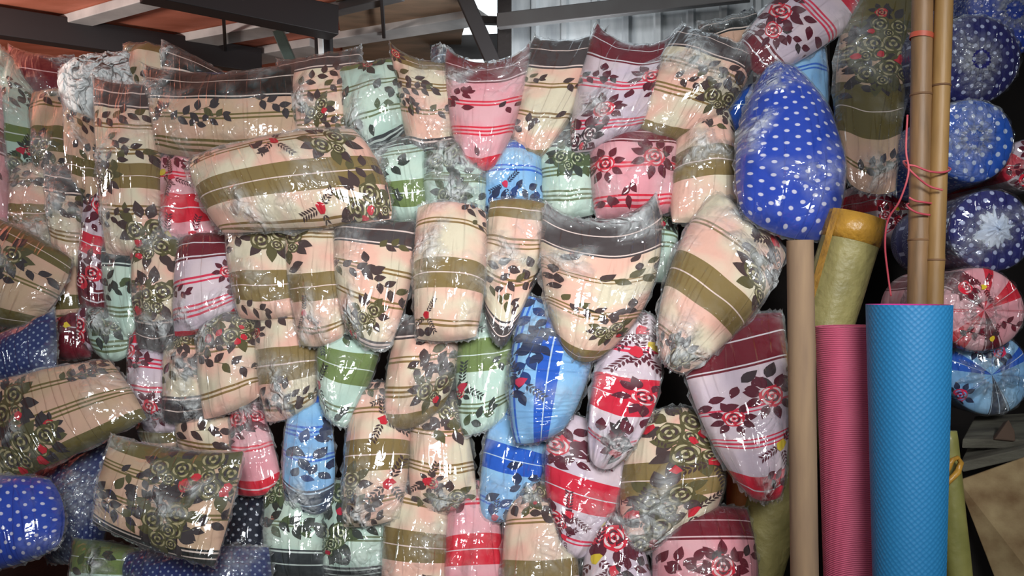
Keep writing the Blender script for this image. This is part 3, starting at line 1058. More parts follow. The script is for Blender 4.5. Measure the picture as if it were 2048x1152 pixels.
pillow('cream pillow with an olive band at the bottom, its top crinkled', 'C', [(1024, 986), (1110, 980), (1150, 1230), (1010, 1230)], (16, 20, 0, 8), 1.1,
       '20.26 W0.55-0.82', 's.35,.16,1.1 s.6,.2,1.0 b.5,.1,.7 l.6,.32', bunch='0.4,0.12,22')
pillow('blue pillow with a deep blue band below the upright banded one', 'B', [(1000, 790), (1080, 830), (1050, 1030), (966, 1034)], (10, 20, 6, 14), 1.2,
       '20.14 W0.38-0.60 20.84', 's.85,.66,1.1 s.55,.92,1.1 l.2,.05 s.9,.8,.9 f.3,.97,.8')
pillow('pink pillow with a wide red band at the bottom edge', 'K', [(900, 986), (980, 976), (1010, 1240), (892, 1240)], (14, 10, 0, 4), 1.5,
       '20.14 W0.36-0.58', 's.2,.08,.9 l.1,.2 l.6,.95')
pillow('pale green pillow with an olive block at its left and lines at its right', 'M', [(930, 612), (1028, 604), (1012, 830), (930, 866)], (8, 6, 6, 16), 1.0,
       'W0.30-0.54 30.80', 'f.1,.2,1.0 s.6,.08,1.0 s.95,.55,.8 f.1,.66,1.1 s.2,.92,1.0 r.05,.7,.6', bunch='0.6,0.15,22')
pillow('peach pillow with a charcoal top tucked under the broad banded one', 'C', [(800, 640), (912, 646), (890, 800), (768, 850)], (4, 10, 22, 6), 0.9,
       'D0-0.20 20.42 30.70 W0.88-1', 's.75,.42,1.3 s.85,.5,1.2 s.6,.56,1.0 b.7,.72,1.0 l.3,.1')
pillow('peach pillow with a small charcoal top below the pale green one', 'C', [(845, 768), (905, 764), (950, 1012), (828, 1012)], (4, 10, 6, 14), 1.3,
       'D0-0.22 20.40 30.66 D0.99-1', 's.75,.34,1.2 s.85,.42,1.3 b.8,.25,.9 l.1,.4 f.3,.78,.9 b.6,.92,.8 r.35,.8,.6', bunch='0.5,0.93,22')
pillow('peach pillow with fern prints and an olive band, lower left of centre', 'C', [(712, 776), (812, 786), (795, 1030), (690, 1048)], (10, 12, 6, 8), 1.2,
       '20.20 W0.40-0.62 20.82', 'f.6,.28,1.1 f.75,.72,1.3 s.1,.85,1.1 b.05,.72,1.0 s.35,.06,.9 r.9,.24,.8 s.3,.97,.8 f.7,.12,.9', bunch='0.25,0.93,22')
pillow('peach pillow with a broad olive band at the bottom below the charcoal one', 'C', [(782, 946), (894, 990), (890, 1230), (768, 1230)], (4, 4, 0, 6), 1.6,
       '20.16 W0.36-0.58 20.78', 'f.25,.04,.9 l.4,.15 l.65,.72 b.65,.08,.8')
pillow('pale green pillow with a green band and dark leafy top, left of centre', 'M', [(648, 612), (770, 620), (690, 850), (644, 800)], (6, 16, 12, 8), 1.0,
       '20.22 W0.40-0.66 20.86', 'b.2,.1,1.0 s.5,.14,1.0 s.15,.28,.9 f.1,.35,1.0 s.6,.24,.9 f.12,.8,1.2 l.7,.92')
pillow('peach pillow with an olive band directly above the blue pillow', 'C', [(512, 620), (636, 620), (630, 800), (535, 838)], (4, 4, 10, 6), 1.3,
       '20.12 W0.40-0.70 20.90', 's.1,.14,1.0 r.05,.25,.6 s.3,.86,1.0 s.85,.88,.9 l.4,.78', bunch='0.3,0.85,28')
pillow('blue pillow with navy foot and deep blue top, left of centre', 'B', [(590, 782), (636, 776), (658, 1010), (572, 1000)], (10, 18, 20, 10), 1.5,
       'W0-0.14 30.36 20.56 D0.82-1', 's.55,.46,1.2 s.8,.6,1.2 s.75,.7,.9 l.95,.4', bunch='0.4,0.9,22')
pillow('pink pillow with a maroon top, left of the blue navy footed one', 'K', [(464, 764), (500, 762), (562, 970), (476, 984)], (4, 6, 8, 6), 1.7,
       'D0-0.22 20.60 W0.86-1', 'r.3,.36,1.0 s.6,.42,1.0 s.2,.5,.8 r.8,.35,.8 s.1,.3,.8', bunch='0.6,0.3,24')
pillow('pale green pillow with a dark foot, second from the left at the bottom', 'M', [(536, 946), (650, 950), (650, 1150), (534, 1150)], (2, 4, 0, 4), 1.9,
       '20.50 D0.76-1', 'b.3,.12,1.1 s.8,.15,1.0 s.25,.48,1.2 s.45,.54,1.2 s.75,.5,.9 b.2,.2,.9')
pillow('pale green pillow with a cream bouquet, left of the peach banded pillow at the bottom', 'M', [(652, 960), (776, 990), (770, 1150), (650, 1150)], (2, 4, 0, 4), 1.9,
       '20.56 D0.9-1', 'g.15,.12,1.2 b.2,.55,1.2 s.35,.55,1.2 f.4,.16,1.0 l.3,.85 b.15,.65,.9')
# left side
pillow('pink pillow with red bands and yellow flowers under the wide charcoal topped one', 'K', [(318, 304), (392, 310), (444, 490), (322, 500)], (2, 8, 2, 2), 1.5,
       '20.28 W0.48-0.74', 'y.2,.28,1.1 f.4,.36,1.0 y.2,.88,1.0 s.15,.12,1.0 f.6,.9,1.0 l.7,.24', bunch='0.1,0.75,16')
pillow('pink pillow with a red band just beside the folded peach one', 'K', [(396, 316), (452, 400), (458, 520), (420, 520)], (0, 4, 2, 4), 1.9, '20.15 W0.4-0.6 W0.72-1', 'l.5,.3')
pillow('lavender pillow with a maroon top and red lines, left of the heap', 'L', [(362, 476), (466, 476), (470, 620), (352, 668)], (4, 6, 12, 4), 1.2,
       'D0-0.26 20.52 30.80 W0.95-1', 'r.88,.5,.7 l.95,.62 s.08,.6,.7', bunch='0.2,0.85,16')
pillow('tall cream pillow with a dark top and long leafy side, left part', 'C', [(194, 168), (310, 178), (322, 500), (214, 500)], (-6, 4, 4, 2), 1.3,
       'D0-0.15 20.28 20.43 W0.50-0.64 30.76', 's.15,.25,1.1 s.85,.22,1.1 s.6,.42,1.1 s.15,.5,1.1 b.8,.88,1.3 s.25,.82,.9 b.2,.6,.9', bunch='0.12,0.48,22 0.08,0.8,20')
pillow('cream pillow with a brown bouquet below the tall dark topped one', 'C', [(262, 440), (362, 446), (350, 690), (278, 690)], (4, 4, 8, 2), 1.4,
       '20.25 D0.80-1', 'b.4,.1,1.3 g.5,.24,1.2 g.55,.62,1.3 b.3,.65,1.0 l.5,.78 l.8,.35', bunch='0.75,0.85,22')
pillow('pale green pillow with a dark top, narrow, left of the brown bouquet', 'M', [(206, 492), (290, 500), (290, 662), (226, 664)], (2, 2, 6, 4), 1.7,
       'D0-0.22 30.74', 's.35,.44,1.1 s.3,.55,.8')
pillow('pale green pillow rounded at its foot, dark leaves over a curved edge', 'M', [(178, 618), (262, 628), (256, 706), (196, 706)], (2, 6, 14, 8), 1.9,
       '30.75', 's.3,.2,1.0 b.55,.35,.8 l.4,.6', bunch='0.3,0.35,18')
pillow('lavender pillow with red band and red roses, narrow at far left', 'L', [(168, 384), (222, 400), (214, 612), (160, 604)], (2, 2, 4, 4), 1.9,
       'W0.36-0.54 D0.85-1', 'r.7,.12,1.1 s.4,.3,.9 r.6,.72,1.0 s.3,.62,1.0 r.2,.8,.9')
pillow('lavender pillow foot with pink flowers under the narrow red one', 'L', [(160, 596), (222, 600), (214, 690), (160, 690)], (2, 2, 8, 2), 2.2,
       'D0-0.08', 'r.2,.6,1.0 l.6,.3 r.15,.8,.8')
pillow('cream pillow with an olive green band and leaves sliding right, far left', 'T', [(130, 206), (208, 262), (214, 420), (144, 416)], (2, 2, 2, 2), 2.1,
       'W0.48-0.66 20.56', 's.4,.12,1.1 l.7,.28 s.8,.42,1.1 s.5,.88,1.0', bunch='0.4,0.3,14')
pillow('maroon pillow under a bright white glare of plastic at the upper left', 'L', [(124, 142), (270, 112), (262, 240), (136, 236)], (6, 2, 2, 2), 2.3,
       'D0-1', '', bunch='0.5,0.3,60 0.78,0.3,50', painted_glare=True)
pillow('cream pillow end with a brown top peeping out behind the bright glare', 'C', [(250, 92), (336, 100), (338, 190), (262, 190)], (2, 2, 0, 2), 2.4,
       'W0-0.22', 's.3,.7,1.0', bunch='0.05,0.3,14')
pillow('cream pillow end with a dark slanting top behind the wide charcoal one', 'T', [(328, 84), (456, 152), (452, 200), (334, 200)], (-2, 2, 0, 2), 2.2,
       'D0-0.5', 's.4,.8,.9', bunch='0.04,0.3,14')
pillow('small bright blue pillow corner above the wide charcoal edge', 'B', [(382, 148), (442, 150), (436, 180), (384, 176)], (1, 1, 1, 1), 1.9, 'W0-1', '', plastic=False)
pillow('maroon pillow in clear plastic under the ceiling, far left', 'K', [(24, 98), (142, 120), (138, 210), (40, 210)], (-10, 2, 2, 2), 3.0, 'D0-1', '', bunch='0.9,0.15,16')
pillow('pale green pillow with an olive band at the far left edge', 'M', [(-6, 92), (62, 150), (80, 420), (-10, 420)], (-4, 6, 2, 2), 2.5,
       'W0.45-0.56 20.76', 's.5,.3,1.1 f.75,.62,1.2 b.5,.74,1.1 r.9,.6,.7 s.4,.9,1.0 s.8,.2,.9', bunch='0.2,0.15,18 0.4,0.7,18')
pillow('pink and navy pillow cut by the left edge of the picture', 'K', [(-70, 150), (16, 190), (16, 460), (-70, 460)], (2, 2, 2, 2), 2.1, 'D0.3-0.44', 'l.8,.6')
pillow('cream pillow with a grey green band in the middle of the left rows', 'T', [(62, 190), (142, 184), (146, 350), (72, 356)], (2, 2, 2, 2), 2.4,
       '20.2 W0.46-0.74', 's.8,.12,1.1 b.3,.7,1.0 r.1,.68,.7 s.4,.92,.9', bunch='0.9,0.1,16')
pillow('cream pillow with a black top band and silvery leaf prints, far left', 'C', [(92, 338), (162, 338), (172, 528), (112, 520)], (2, 2, 4, 2), 1.9,
       'D0-0.26 30.70', 's.3,.42,1.1 s.5,.5,1.0 l.7,.56', bunch='0.4,0.42,28 0.12,0.5,20')
pillow('cream pillow with a green band behind the black topped one', 'C', [(18, 330), (100, 334), (112, 510), (30, 510)], (2, 2, 2, 2), 2.3,
       '20.2 W0.46-0.66', 's.3,.16,1.1 l.5,.3', bunch='0.7,0.75,22')
pillow('cream pillow foot with olive lines below the black topped one', 'T', [(84, 506), (172, 512), (166, 644), (84, 644)], (2, 2, 2, 2), 2.2,
       'W0.62-0.8 20.9', 's.3,.2,1.0')
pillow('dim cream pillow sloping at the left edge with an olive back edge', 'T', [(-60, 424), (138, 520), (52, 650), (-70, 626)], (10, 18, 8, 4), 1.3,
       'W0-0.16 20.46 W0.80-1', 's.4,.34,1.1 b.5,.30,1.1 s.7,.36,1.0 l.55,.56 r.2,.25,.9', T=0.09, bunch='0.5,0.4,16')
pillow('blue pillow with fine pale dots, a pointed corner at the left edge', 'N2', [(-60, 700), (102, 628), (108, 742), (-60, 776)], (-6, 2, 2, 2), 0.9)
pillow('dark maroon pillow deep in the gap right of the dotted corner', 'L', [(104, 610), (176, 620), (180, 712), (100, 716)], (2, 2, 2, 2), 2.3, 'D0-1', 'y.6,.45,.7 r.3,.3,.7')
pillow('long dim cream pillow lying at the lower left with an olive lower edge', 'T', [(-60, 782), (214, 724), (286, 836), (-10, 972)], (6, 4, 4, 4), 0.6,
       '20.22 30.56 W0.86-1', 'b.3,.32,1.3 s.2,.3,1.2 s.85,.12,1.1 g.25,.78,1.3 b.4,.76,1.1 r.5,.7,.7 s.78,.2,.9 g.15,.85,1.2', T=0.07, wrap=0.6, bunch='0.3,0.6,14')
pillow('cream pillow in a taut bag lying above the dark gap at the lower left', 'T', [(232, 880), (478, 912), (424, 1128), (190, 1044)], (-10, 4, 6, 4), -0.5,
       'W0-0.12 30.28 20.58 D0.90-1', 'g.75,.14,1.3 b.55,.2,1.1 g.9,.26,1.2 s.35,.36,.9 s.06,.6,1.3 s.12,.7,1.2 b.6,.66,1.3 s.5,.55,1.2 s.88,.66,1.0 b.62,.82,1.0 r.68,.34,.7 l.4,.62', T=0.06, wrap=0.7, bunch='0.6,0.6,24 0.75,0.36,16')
pillow('dim navy pillow with tiny dots filling the corner between the two cream ones', 'N2', [(60, 960), (236, 876), (196, 1110), (100, 1120)], (4, 4, 6, 4), 2.2)
pillow('shiny blue dotted pillow bulging at the bottom left corner', 'N1', [(-60, 960), (96, 962), (112, 1090), (-50, 1140)], (6, 20, 10, 4), 0.1)
pillow('black and white dotted pillow right of the taut cream one', 'N3', [(440, 985), (534, 985), (528, 1150), (440, 1150)], (2, 2, 2, 2), 2.3)
pillow('murky green pillow at the bottom under the taut cream one', 'M', [(150, 1080), (278, 1100), (280, 1230), (150, 1230)], (2, 2, 2, 2), 1.6, 'W0-0.4 20.7', 's.3,.3,1.0', bunch='0.5,0.3,20')
pillow('dark navy pillow along the bottom edge under the dotted black one', 'N2', [(250, 1110), (532, 1098), (540, 1260), (250, 1260)], (6, 2, 2, 2), 1.4)
pillow('lavender pillow with a red top and red lines, left of the leaf printed pair', 'L', [(262, 664), (318, 660), (336, 830), (260, 820)], (6, 4, 4, 2), 1.7,
       'W0-0.20 30.42 20.70', 'r.1,.3,.9 s.2,.46,.8 s.75,.86,1.1 r.6,.9,.8')
pillow('cream pillow with leaf prints and dark foot, left of the red flowered one', 'C', [(332, 676), (410, 680), (416, 836), (330, 838)], (4, 4, 4, 2), 1.5,
       '20.14 D0.75-1', 'b.45,.06,.8 s.25,.45,1.1 s.8,.5,.9 s.65,.3,.8', bunch='0.6,0.45,30 0.7,0.85,24')
pillow('cream pillow with red flowers at its top, between lavender and peach', 'C', [(396, 632), (508, 632), (516, 790), (410, 834)], (4, 4, 6, 4), 1.3,
       '20.40 20.36 20.80', 'g.2,.14,1.2 r.25,.1,.8 g.75,.24,1.1 l.3,.5 s.7,.62,1.1 s.4,.4,.8 b.85,.12,.8', bunch='0.15,0.25,22')
pillow('cream pillow behind, with a dark top and leaves near its foot', 'C', [(352, 772), (462, 780), (466, 910), (360, 898)], (2, 2, 4, 2), 2.0,
       'D0-0.38 20.86', 's.3,.72,1.1 l.75,.75', bunch='0.2,0.2,22')
pillow('pale lavender pillow foot wrapped in crumpled plastic above an olive one', 'L', [(284, 800), (352, 800), (356, 860), (290, 860)], (2, 2, 4, 4), 2.0, '', 's.4,.3,1.0 r.5,.5,.7', bunch='0.4,0.4,30')
pillow('olive green pillow foot in a dark gap left of centre', 'T', [(276, 844), (362, 846), (358, 890), (292, 888)], (2, 2, 6, 4), 2.2, 'W0-0.8', '')
pillow('small navy pillow tip in shiny plastic between the olive topped and maroon topped pillows', 'B', [(866, 96), (900, 100), (930, 150), (870, 150)], (2, 2, 0, 2), 1.0, 'D0-1', '', bunch='0.5,0.2,14')

# ------------------------------------------------------------------ rolls, poles, bolsters and boards on the right
def weave(name, rgb, rgb2, scale, rough=0.6, strength=0.5, kind='wave'):
    m, nt, N, K, out = new_mat(name)
    b = N.new('ShaderNodeBsdfPrincipled')
    b.inputs['Roughness'].default_value = rough
    uv = N.new('ShaderNodeUVMap')
    uv.uv_map = 'cloth'
    mp = N.new('ShaderNodeMapping')
    K.new(uv.outputs[0], mp.inputs[0])
    if kind == 'diamond':
        mp.inputs['Rotation'].default_value = (0, 0, math.radians(45))
        mp.inputs['Scale'].default_value = (scale, scale, scale)
        t = N.new('ShaderNodeTexVoronoi')
        t.inputs['Scale'].default_value = 1.0
        t.inputs['Randomness'].default_value = 0.15
        K.new(mp.outputs[0], t.inputs['Vector'])
        fac = t.outputs['Distance']
    else:
        t = N.new('ShaderNodeTexWave')
        t.bands_direction = 'Y'
        t.inputs['Scale'].default_value = scale
        t.inputs['Distortion'].default_value = 1.2
        t.inputs['Detail'].default_value = 2
        K.new(mp.outputs[0], t.inputs['Vector'])
        fac = t.outputs['Fac']
    mx = N.new('ShaderNodeMix')
    mx.data_type = 'RGBA'
    mx.inputs[6].default_value = lin(rgb)
    mx.inputs[7].default_value = lin(rgb2)
    K.new(fac, mx.inputs[0])
    K.new(mx.outputs[2], b.inputs['Base Color'])
    bp = N.new('ShaderNodeBump')
    bp.inputs['Strength'].default_value = strength
    bp.inputs['Distance'].default_value = 0.003
    K.new(fac, bp.inputs['Height'])
    K.new(bp.outputs[0], b.inputs['Normal'])
    K.new(b.outputs[0], out.inputs[0])
    return m


def mat_roll(name, label, p0, p1, r0, r1, turns, th, m_out, m_in, cat='foam mat'):
    """a sheet rolled into a spiral round the axis p0 (top) - p1 (floor)"""
    p0, p1 = Vector(p0), Vector(p1)
    root = empty(name, p1)
    tag(root, label, cat)
    d = (p1 - p0).normalized()
    a = d.cross(Vector((0, 1, 0))).normalized()
    b = d.cross(a).normalized()
    n = int(turns * 48)
    rows = 14
    outer, inner, uvo = [], [], []
    for i in range(rows + 1):
        t = i / rows
        c = p0.lerp(p1, t)
        R = r0 + (r1 - r0) * t
        for j in range(n + 1):
            ang = 2 * math.pi * j / 48 + 0.8
            rr = R - (th * 1.25) * (j / 48)
            dirv = a * math.cos(ang) + b * math.sin(ang)
            outer.append(c + dirv * rr)
            inner.append(c + dirv * (rr - th))
            uvo.append((ang * R, t * (p1 - p0).length))
    k = n + 1
    fo, fi = [], []
    no = len(outer)
    for i in range(rows):
        for j in range(n):
            q = i * k + j
            fo.append((q, q + 1, q + k + 1, q + k))
            fi.append((q + k, q + k + 1, q + 1, q))
    mesh_obj('outer_face', outer, fo, [m_out], root, uvs={'cloth': uvo})
    # inner face with the cut edges top and bottom
    vs = inner + outer[:k] + outer[-k:]
    for j in range(n):
        fi.append((j, j + 1, no + j + 1, no + j))
        fi.append((no + k + j, no + k + j + 1, rows * k + j + 1, rows * k + j))
    uvi = uvo + uvo[:k] + uvo[-k:]
    mesh_obj('inner_face', vs, fi, [m_in], root, uvs={'cloth': uvi})
    return root


def to_floor(px0, py0, px1, py1, Y0, Y1):
    """a straight axis through two picture points, carried down to the floor"""
    a, b = at(px0, py0, Y0), at(px1, py1, Y1)
    t = a.z / (a.z - b.z)
    return a, a.lerp(b, t)


m_blue = weave('blue_dimpled_foam', (48, 134, 186), (18, 104, 160), 95, 0.55, 0.5, 'diamond')
m_mag = weave('magenta_foam', (206, 60, 150), (190, 50, 136), 95, 0.6, 0.2, 'diamond')
m_pink = weave('pink_ribbed_foam', (206, 96, 124), (186, 76, 106), 60, 0.6, 0.6)
a, b = to_floor(1817, 609, 1817, 1152, 2.02, 2.02)
mat_roll('foam_mat_roll', 'light blue dimpled foam mat rolled upright with a magenta inner face', a, b, 0.104, 0.070, 2.2, 0.008, m_blue, m_mag)
a, b = to_floor(1692, 652, 1706, 1152, 2.22, 2.22)
mat_roll('foam_mat_roll', 'rolled pink ribbed foam mat standing between the cardboard tube and blue mat', a, b, 0.084, 0.078, 2.4, 0.007, m_pink, m_pink)


def tube_thing(name, label, cat, a, b, r0, r1, wall, mat, n=40):
    root = mesh_tube = None
    vs, fs, uv = [], [], []
    a, b = Vector(a), Vector(b)
    rows = 10
    prof = [(0, r0 - wall)] + [(i / rows, None) for i in range(rows + 1)] + [(1, r1 - wall)]
    d = (b - a).normalized()
    e = d.cross(Vector((0, 1, 0))).normalized()
    f = d.cross(e).normalized()
    path = []
    for t, r in prof:
        path.append((a.lerp(b, t), r if r is not None else r0 + (r1 - r0) * t))
    path.append((a.lerp(b, 0.98), r1 - wall))
    path.append((a.lerp(b, 0.0), r0 - wall))
    k = len(path)
    for c, r in path:
        for j in range(n):
            an = 6.28318 * j / n
            vs.append(c + (e * math.cos(an) + f * math.sin(an)) * r)
            uv.append((an * r, (c - a).length))
    for i in range(k - 1):
        for j in range(n):
            fs.append((i * n + j, i * n + (j + 1) % n, (i + 1) * n + (j + 1) % n, (i + 1) * n + j))
    o = mesh_obj(name, vs, fs, [mat], smooth=True, uvs={'cloth': uv}, origin=b)
    md = o.modifiers.new('edges', 'EDGE_SPLIT')
    tag(o, label, cat)
    return o


m_card = plain('brown_cardboard', (148, 122, 94), 0.85, rgb2=(130, 106, 84), scale=4, stretch=(8, 8, 1))
a, b = to_floor(1600, 481, 1609, 1152, 2.08, 2.08)
tube_thing('cardboard_tube', 'long brown cardboard tube standing upright left of the pink mat', 'cardboard tube', a, b, 0.0335, 0.0365, 0.004, m_card)

# bamboo poles
def bamboo(label, pts, Y, r, nodes, rgb, rgb2):
    m = plain('dry_bamboo', rgb, 0.5, rgb2=rgb2, scale=5, stretch=(6, 6, 0.8), bump=0.08, bscale=20)
    mdk = plain('bamboo_node_scar', (128, 94, 62), 0.7, rgb2=(104, 74, 50))
    a = at(pts[0][0], pts[0][1], Y)
    b0 = at(pts[1][0], pts[1][1], Y)
    t = a.z / (a.z - b0.z)
    b = a.lerp(b0, t)
    root = empty('bamboo_pole', b)
    tag(root, label, 'bamboo pole')
    ts = sorted([(a.z - at(0, ny, Y).z) / (a.z - b.z) for ny in nodes])
    knots = [0] + ts + [1]
    path, rad = [], []
    steps = 90
    for i in range(steps + 1):
        t = i / steps
        path.append(a.lerp(b, t))
        dmin = min([abs(t - q) for q in ts]) * (a - b).length
        rad.append(r * (1 + 0.07 * math.exp(-(dmin / 0.012) ** 2) - 0.02 * math.exp(-(dmin / 0.05) ** 2)))
    vs, fs = tube_mesh(path, rad, 22)
    mesh_obj('cane', vs, fs, [m], root)
    for q in ts:
        c = a.lerp(b, q)
        dd = (b - a).normalized() * 0.003
        vs, fs = tube_mesh([c - dd, c, c + dd], [r * 1.06, r * 1.085, r * 1.06], 22)
        mesh_obj('node_ring', vs, fs, [mdk], root)
    return root
bamboo('thick brown bamboo pole, left one of the tied pair', [(1846, -60), (1836, 600)], 2.3, 0.0285, (-40, 190, 480, 760, 1040, 1300), (146, 112, 76), (112, 88, 62))
bamboo('paler yellow bamboo pole, right one of the tied pair', [(1890, -60), (1868, 600)], 2.28, 0.0245, (-30, 172, 520, 800, 1090, 1350), (164, 128, 78), (136, 104, 62))

# pink raffia string round the poles
m_str = plain('pink_raffia', (208, 96, 104), 0.6, rgb2=(180, 66, 80))
def string(label, path, r=0.003, name='raffia_string', cat='string'):
    P = [Vector(p) for p in path]
    sm = []
    for i in range(len(P) - 1):
        p0, p1, p2, p3 = P[max(i - 1, 0)], P[i], P[i + 1], P[min(i + 2, len(P) - 1)]
        for k in range(8):
            t = k / 8
            sm.append(0.5 * ((2 * p1) + (p2 - p0) * t + (2 * p0 - 5 * p1 + 4 * p2 - p3) * t * t + (3 * p1 - p0 - 3 * p2 + p3) * t ** 3))
    sm.append(P[-1])
    vs, fs = tube_mesh(sm, [r] * len(sm), 8)
    c = sum(P, Vector()) / len(P)
    o = mesh_obj(name, vs, fs, [m_str], origin=c)
    return tag(o, label, cat)
string('pink raffia string wound round both bamboo poles at mid height', [at(1812, 330, 2.25), at(1830, 332, 2.245), at(1856, 342, 2.24), at(1880, 345, 2.238), at(1896, 342, 2.25), at(1898, 336, 2.31), at(1860, 326, 2.34), at(1815, 322, 2.33), at(1808, 326, 2.27), at(1830, 350, 2.245), at(1858, 372, 2.243), at(1885, 380, 2.238)])
string('loose pink raffia strand hanging left of the bamboo poles', [at(1815, 230, 2.26), at(1812, 300, 2.25), at(1817, 345, 2.24), at(1800, 400, 2.26), at(1776, 440, 2.3), at(1770, 490, 2.32), at(1776, 550, 2.34), at(1782, 592, 2.35)], 0.0028)
string('pink raffia tied tight round the brown bamboo pole', [at(1818, 395, 2.26), at(1832, 402, 2.256), at(1858, 406, 2.262), at(1864, 408, 2.3), at(1840, 409, 2.345), at(1815, 408, 2.30), at(1818, 416, 2.26), at(1836, 426, 2.256), at(1860, 430, 2.262)], 0.003)
# red tape band on the brown pole
m_tape = plain('faded_red_tape', (206, 84, 66), 0.5, rgb2=(176, 84, 60))
c = at(1843, 72, 2.3)
vs, fs = tube_mesh([c + Vector((0.001, 0, 0.006)), c - Vector((0.001, 0, 0.009))], [0.0312, 0.0312], 24, cap=False)
tag(mesh_obj('tape_band', vs, fs, [m_tape], origin=c), 'faded red tape band high on the brown bamboo pole', 'tape')

# yellow taped roll leaning behind the pink mat, its lower end showing beyond the tube
m_sack = plain('khaki_wrapping', (162, 152, 98), 0.5, rgb2=(134, 126, 78), scale=9, bump=0.7, bscale=30)
m_ytape = plain('yellow_packing_tape', (198, 148, 58), 0.35, rgb2=(166, 124, 50), scale=14, bump=0.9, bscale=26)
def rolled(name, label, cat, a, b, r0, r1, mats, tape_to, seed):
    root = empty(name, b)
    tag(root, label, cat)
    rg = random.Random(seed)
    ph = [rg.uniform(0, 6) for _ in range(4)]
    def rip(i, t):
        return 1 + 0.035 * math.sin(3 * t + i * 0.25 + ph[0]) + 0.02 * math.sin(7 * t + i * 0.5 + ph[1])
    K = 40
    path = [Vector(a).lerp(Vector(b), i / K) for i in range(K + 1)]
    rad = [(r0 + (r1 - r0) * i / K) * (0.95 if i == 0 else 1) for i in range(K + 1)]
    vs, fs = tube_mesh(path, rad, 28, ripple=rip)
    mesh_obj('wrapping', vs, fs, [mats[0]], root)
    if len(mats) > 1:
        k2 = max(2, int(tape_to * K))
        vs, fs = tube_mesh(path[:k2], [r * 1.02 for r in rad[:k2]], 28, ripple=rip)
        mesh_obj('tape', vs, fs, [mats[1]], root)
        # a strip of tape running down the side
        d = (path[-1] - path[0]).normalized()
        s = d.cross(Vector((0, 1, 0))).normalized()
        q = []
        fs = []
        for i in range(0, 14):
            for t in (2.55, 2.85):
                e = d.cross(s).normalized()
                off = (s * math.cos(t if s.x > 0 else math.pi - t) - e * abs(math.sin(t))* (1 if e.y > 0 else -1)) * rad[max(i, 1)] * 1.045
                q.append(path[i] + off)
        for i in range(13):
            fs.append((2 * i, 2 * i + 1, 2 * i + 3, 2 * i + 2))
        mesh_obj('tape_strip', q, fs, [mats[1]], root)
    return root
a = at(1714, 430, 2.64)
b0 = at(1522, 1100, 2.71)
b = a.lerp(b0, a.z / (a.z - b0.z))
rolled('taped_roll', 'khaki wrapped roll with yellow tape round its top, leaning behind the pink mat', 'wrapped roll', a, b, 0.092, 0.087, [m_sack, m_ytape], 0.09, 3)
m_orange = plain('orange_wrapping', (196, 120, 64), 0.5, rgb2=(168, 96, 46), scale=8)
a, b = to_floor(1484, 900, 1484, 1152, 2.93, 2.93)
rolled('orange_roll', 'orange wrapped roll in the dark gap behind the khaki one', 'wrapped roll', a, b, 0.055, 0.055, [m_orange], 0, 5)
m_olive = plain('olive_plastic_sack', (150, 146, 84), 0.42, rgb2=(118, 118, 62), scale=9, bump=0.5, bscale=16)
a, b = to_floor(1893, 862, 1916, 1152, 2.35, 2.32)
rolled('olive_roll', 'slim olive plastic roll tied with yellow strap, right of the blue mat', 'wrapped roll', a, b, 0.030, 0.048, [m_olive], 0, 9)
a = at(1905, 905, 2.30)
vs, fs = tube_mesh([at(1886, 952, 2.27), at(1896, 935, 2.262), at(1905, 920, 2.262), at(1915, 915, 2.27), at(1922, 925, 2.28), at(1915, 945, 2.27), at(1898, 962, 2.262), at(1888, 975, 2.27)], [0.007, 0.009, 0.007, 0.006, 0.008, 0.009, 0.008, 0.006], 10)
tag(mesh_obj('yellow_strap', vs, fs, [m_ytape], origin=a), 'crumpled yellow strap knotted on the slim olive roll', 'strap')


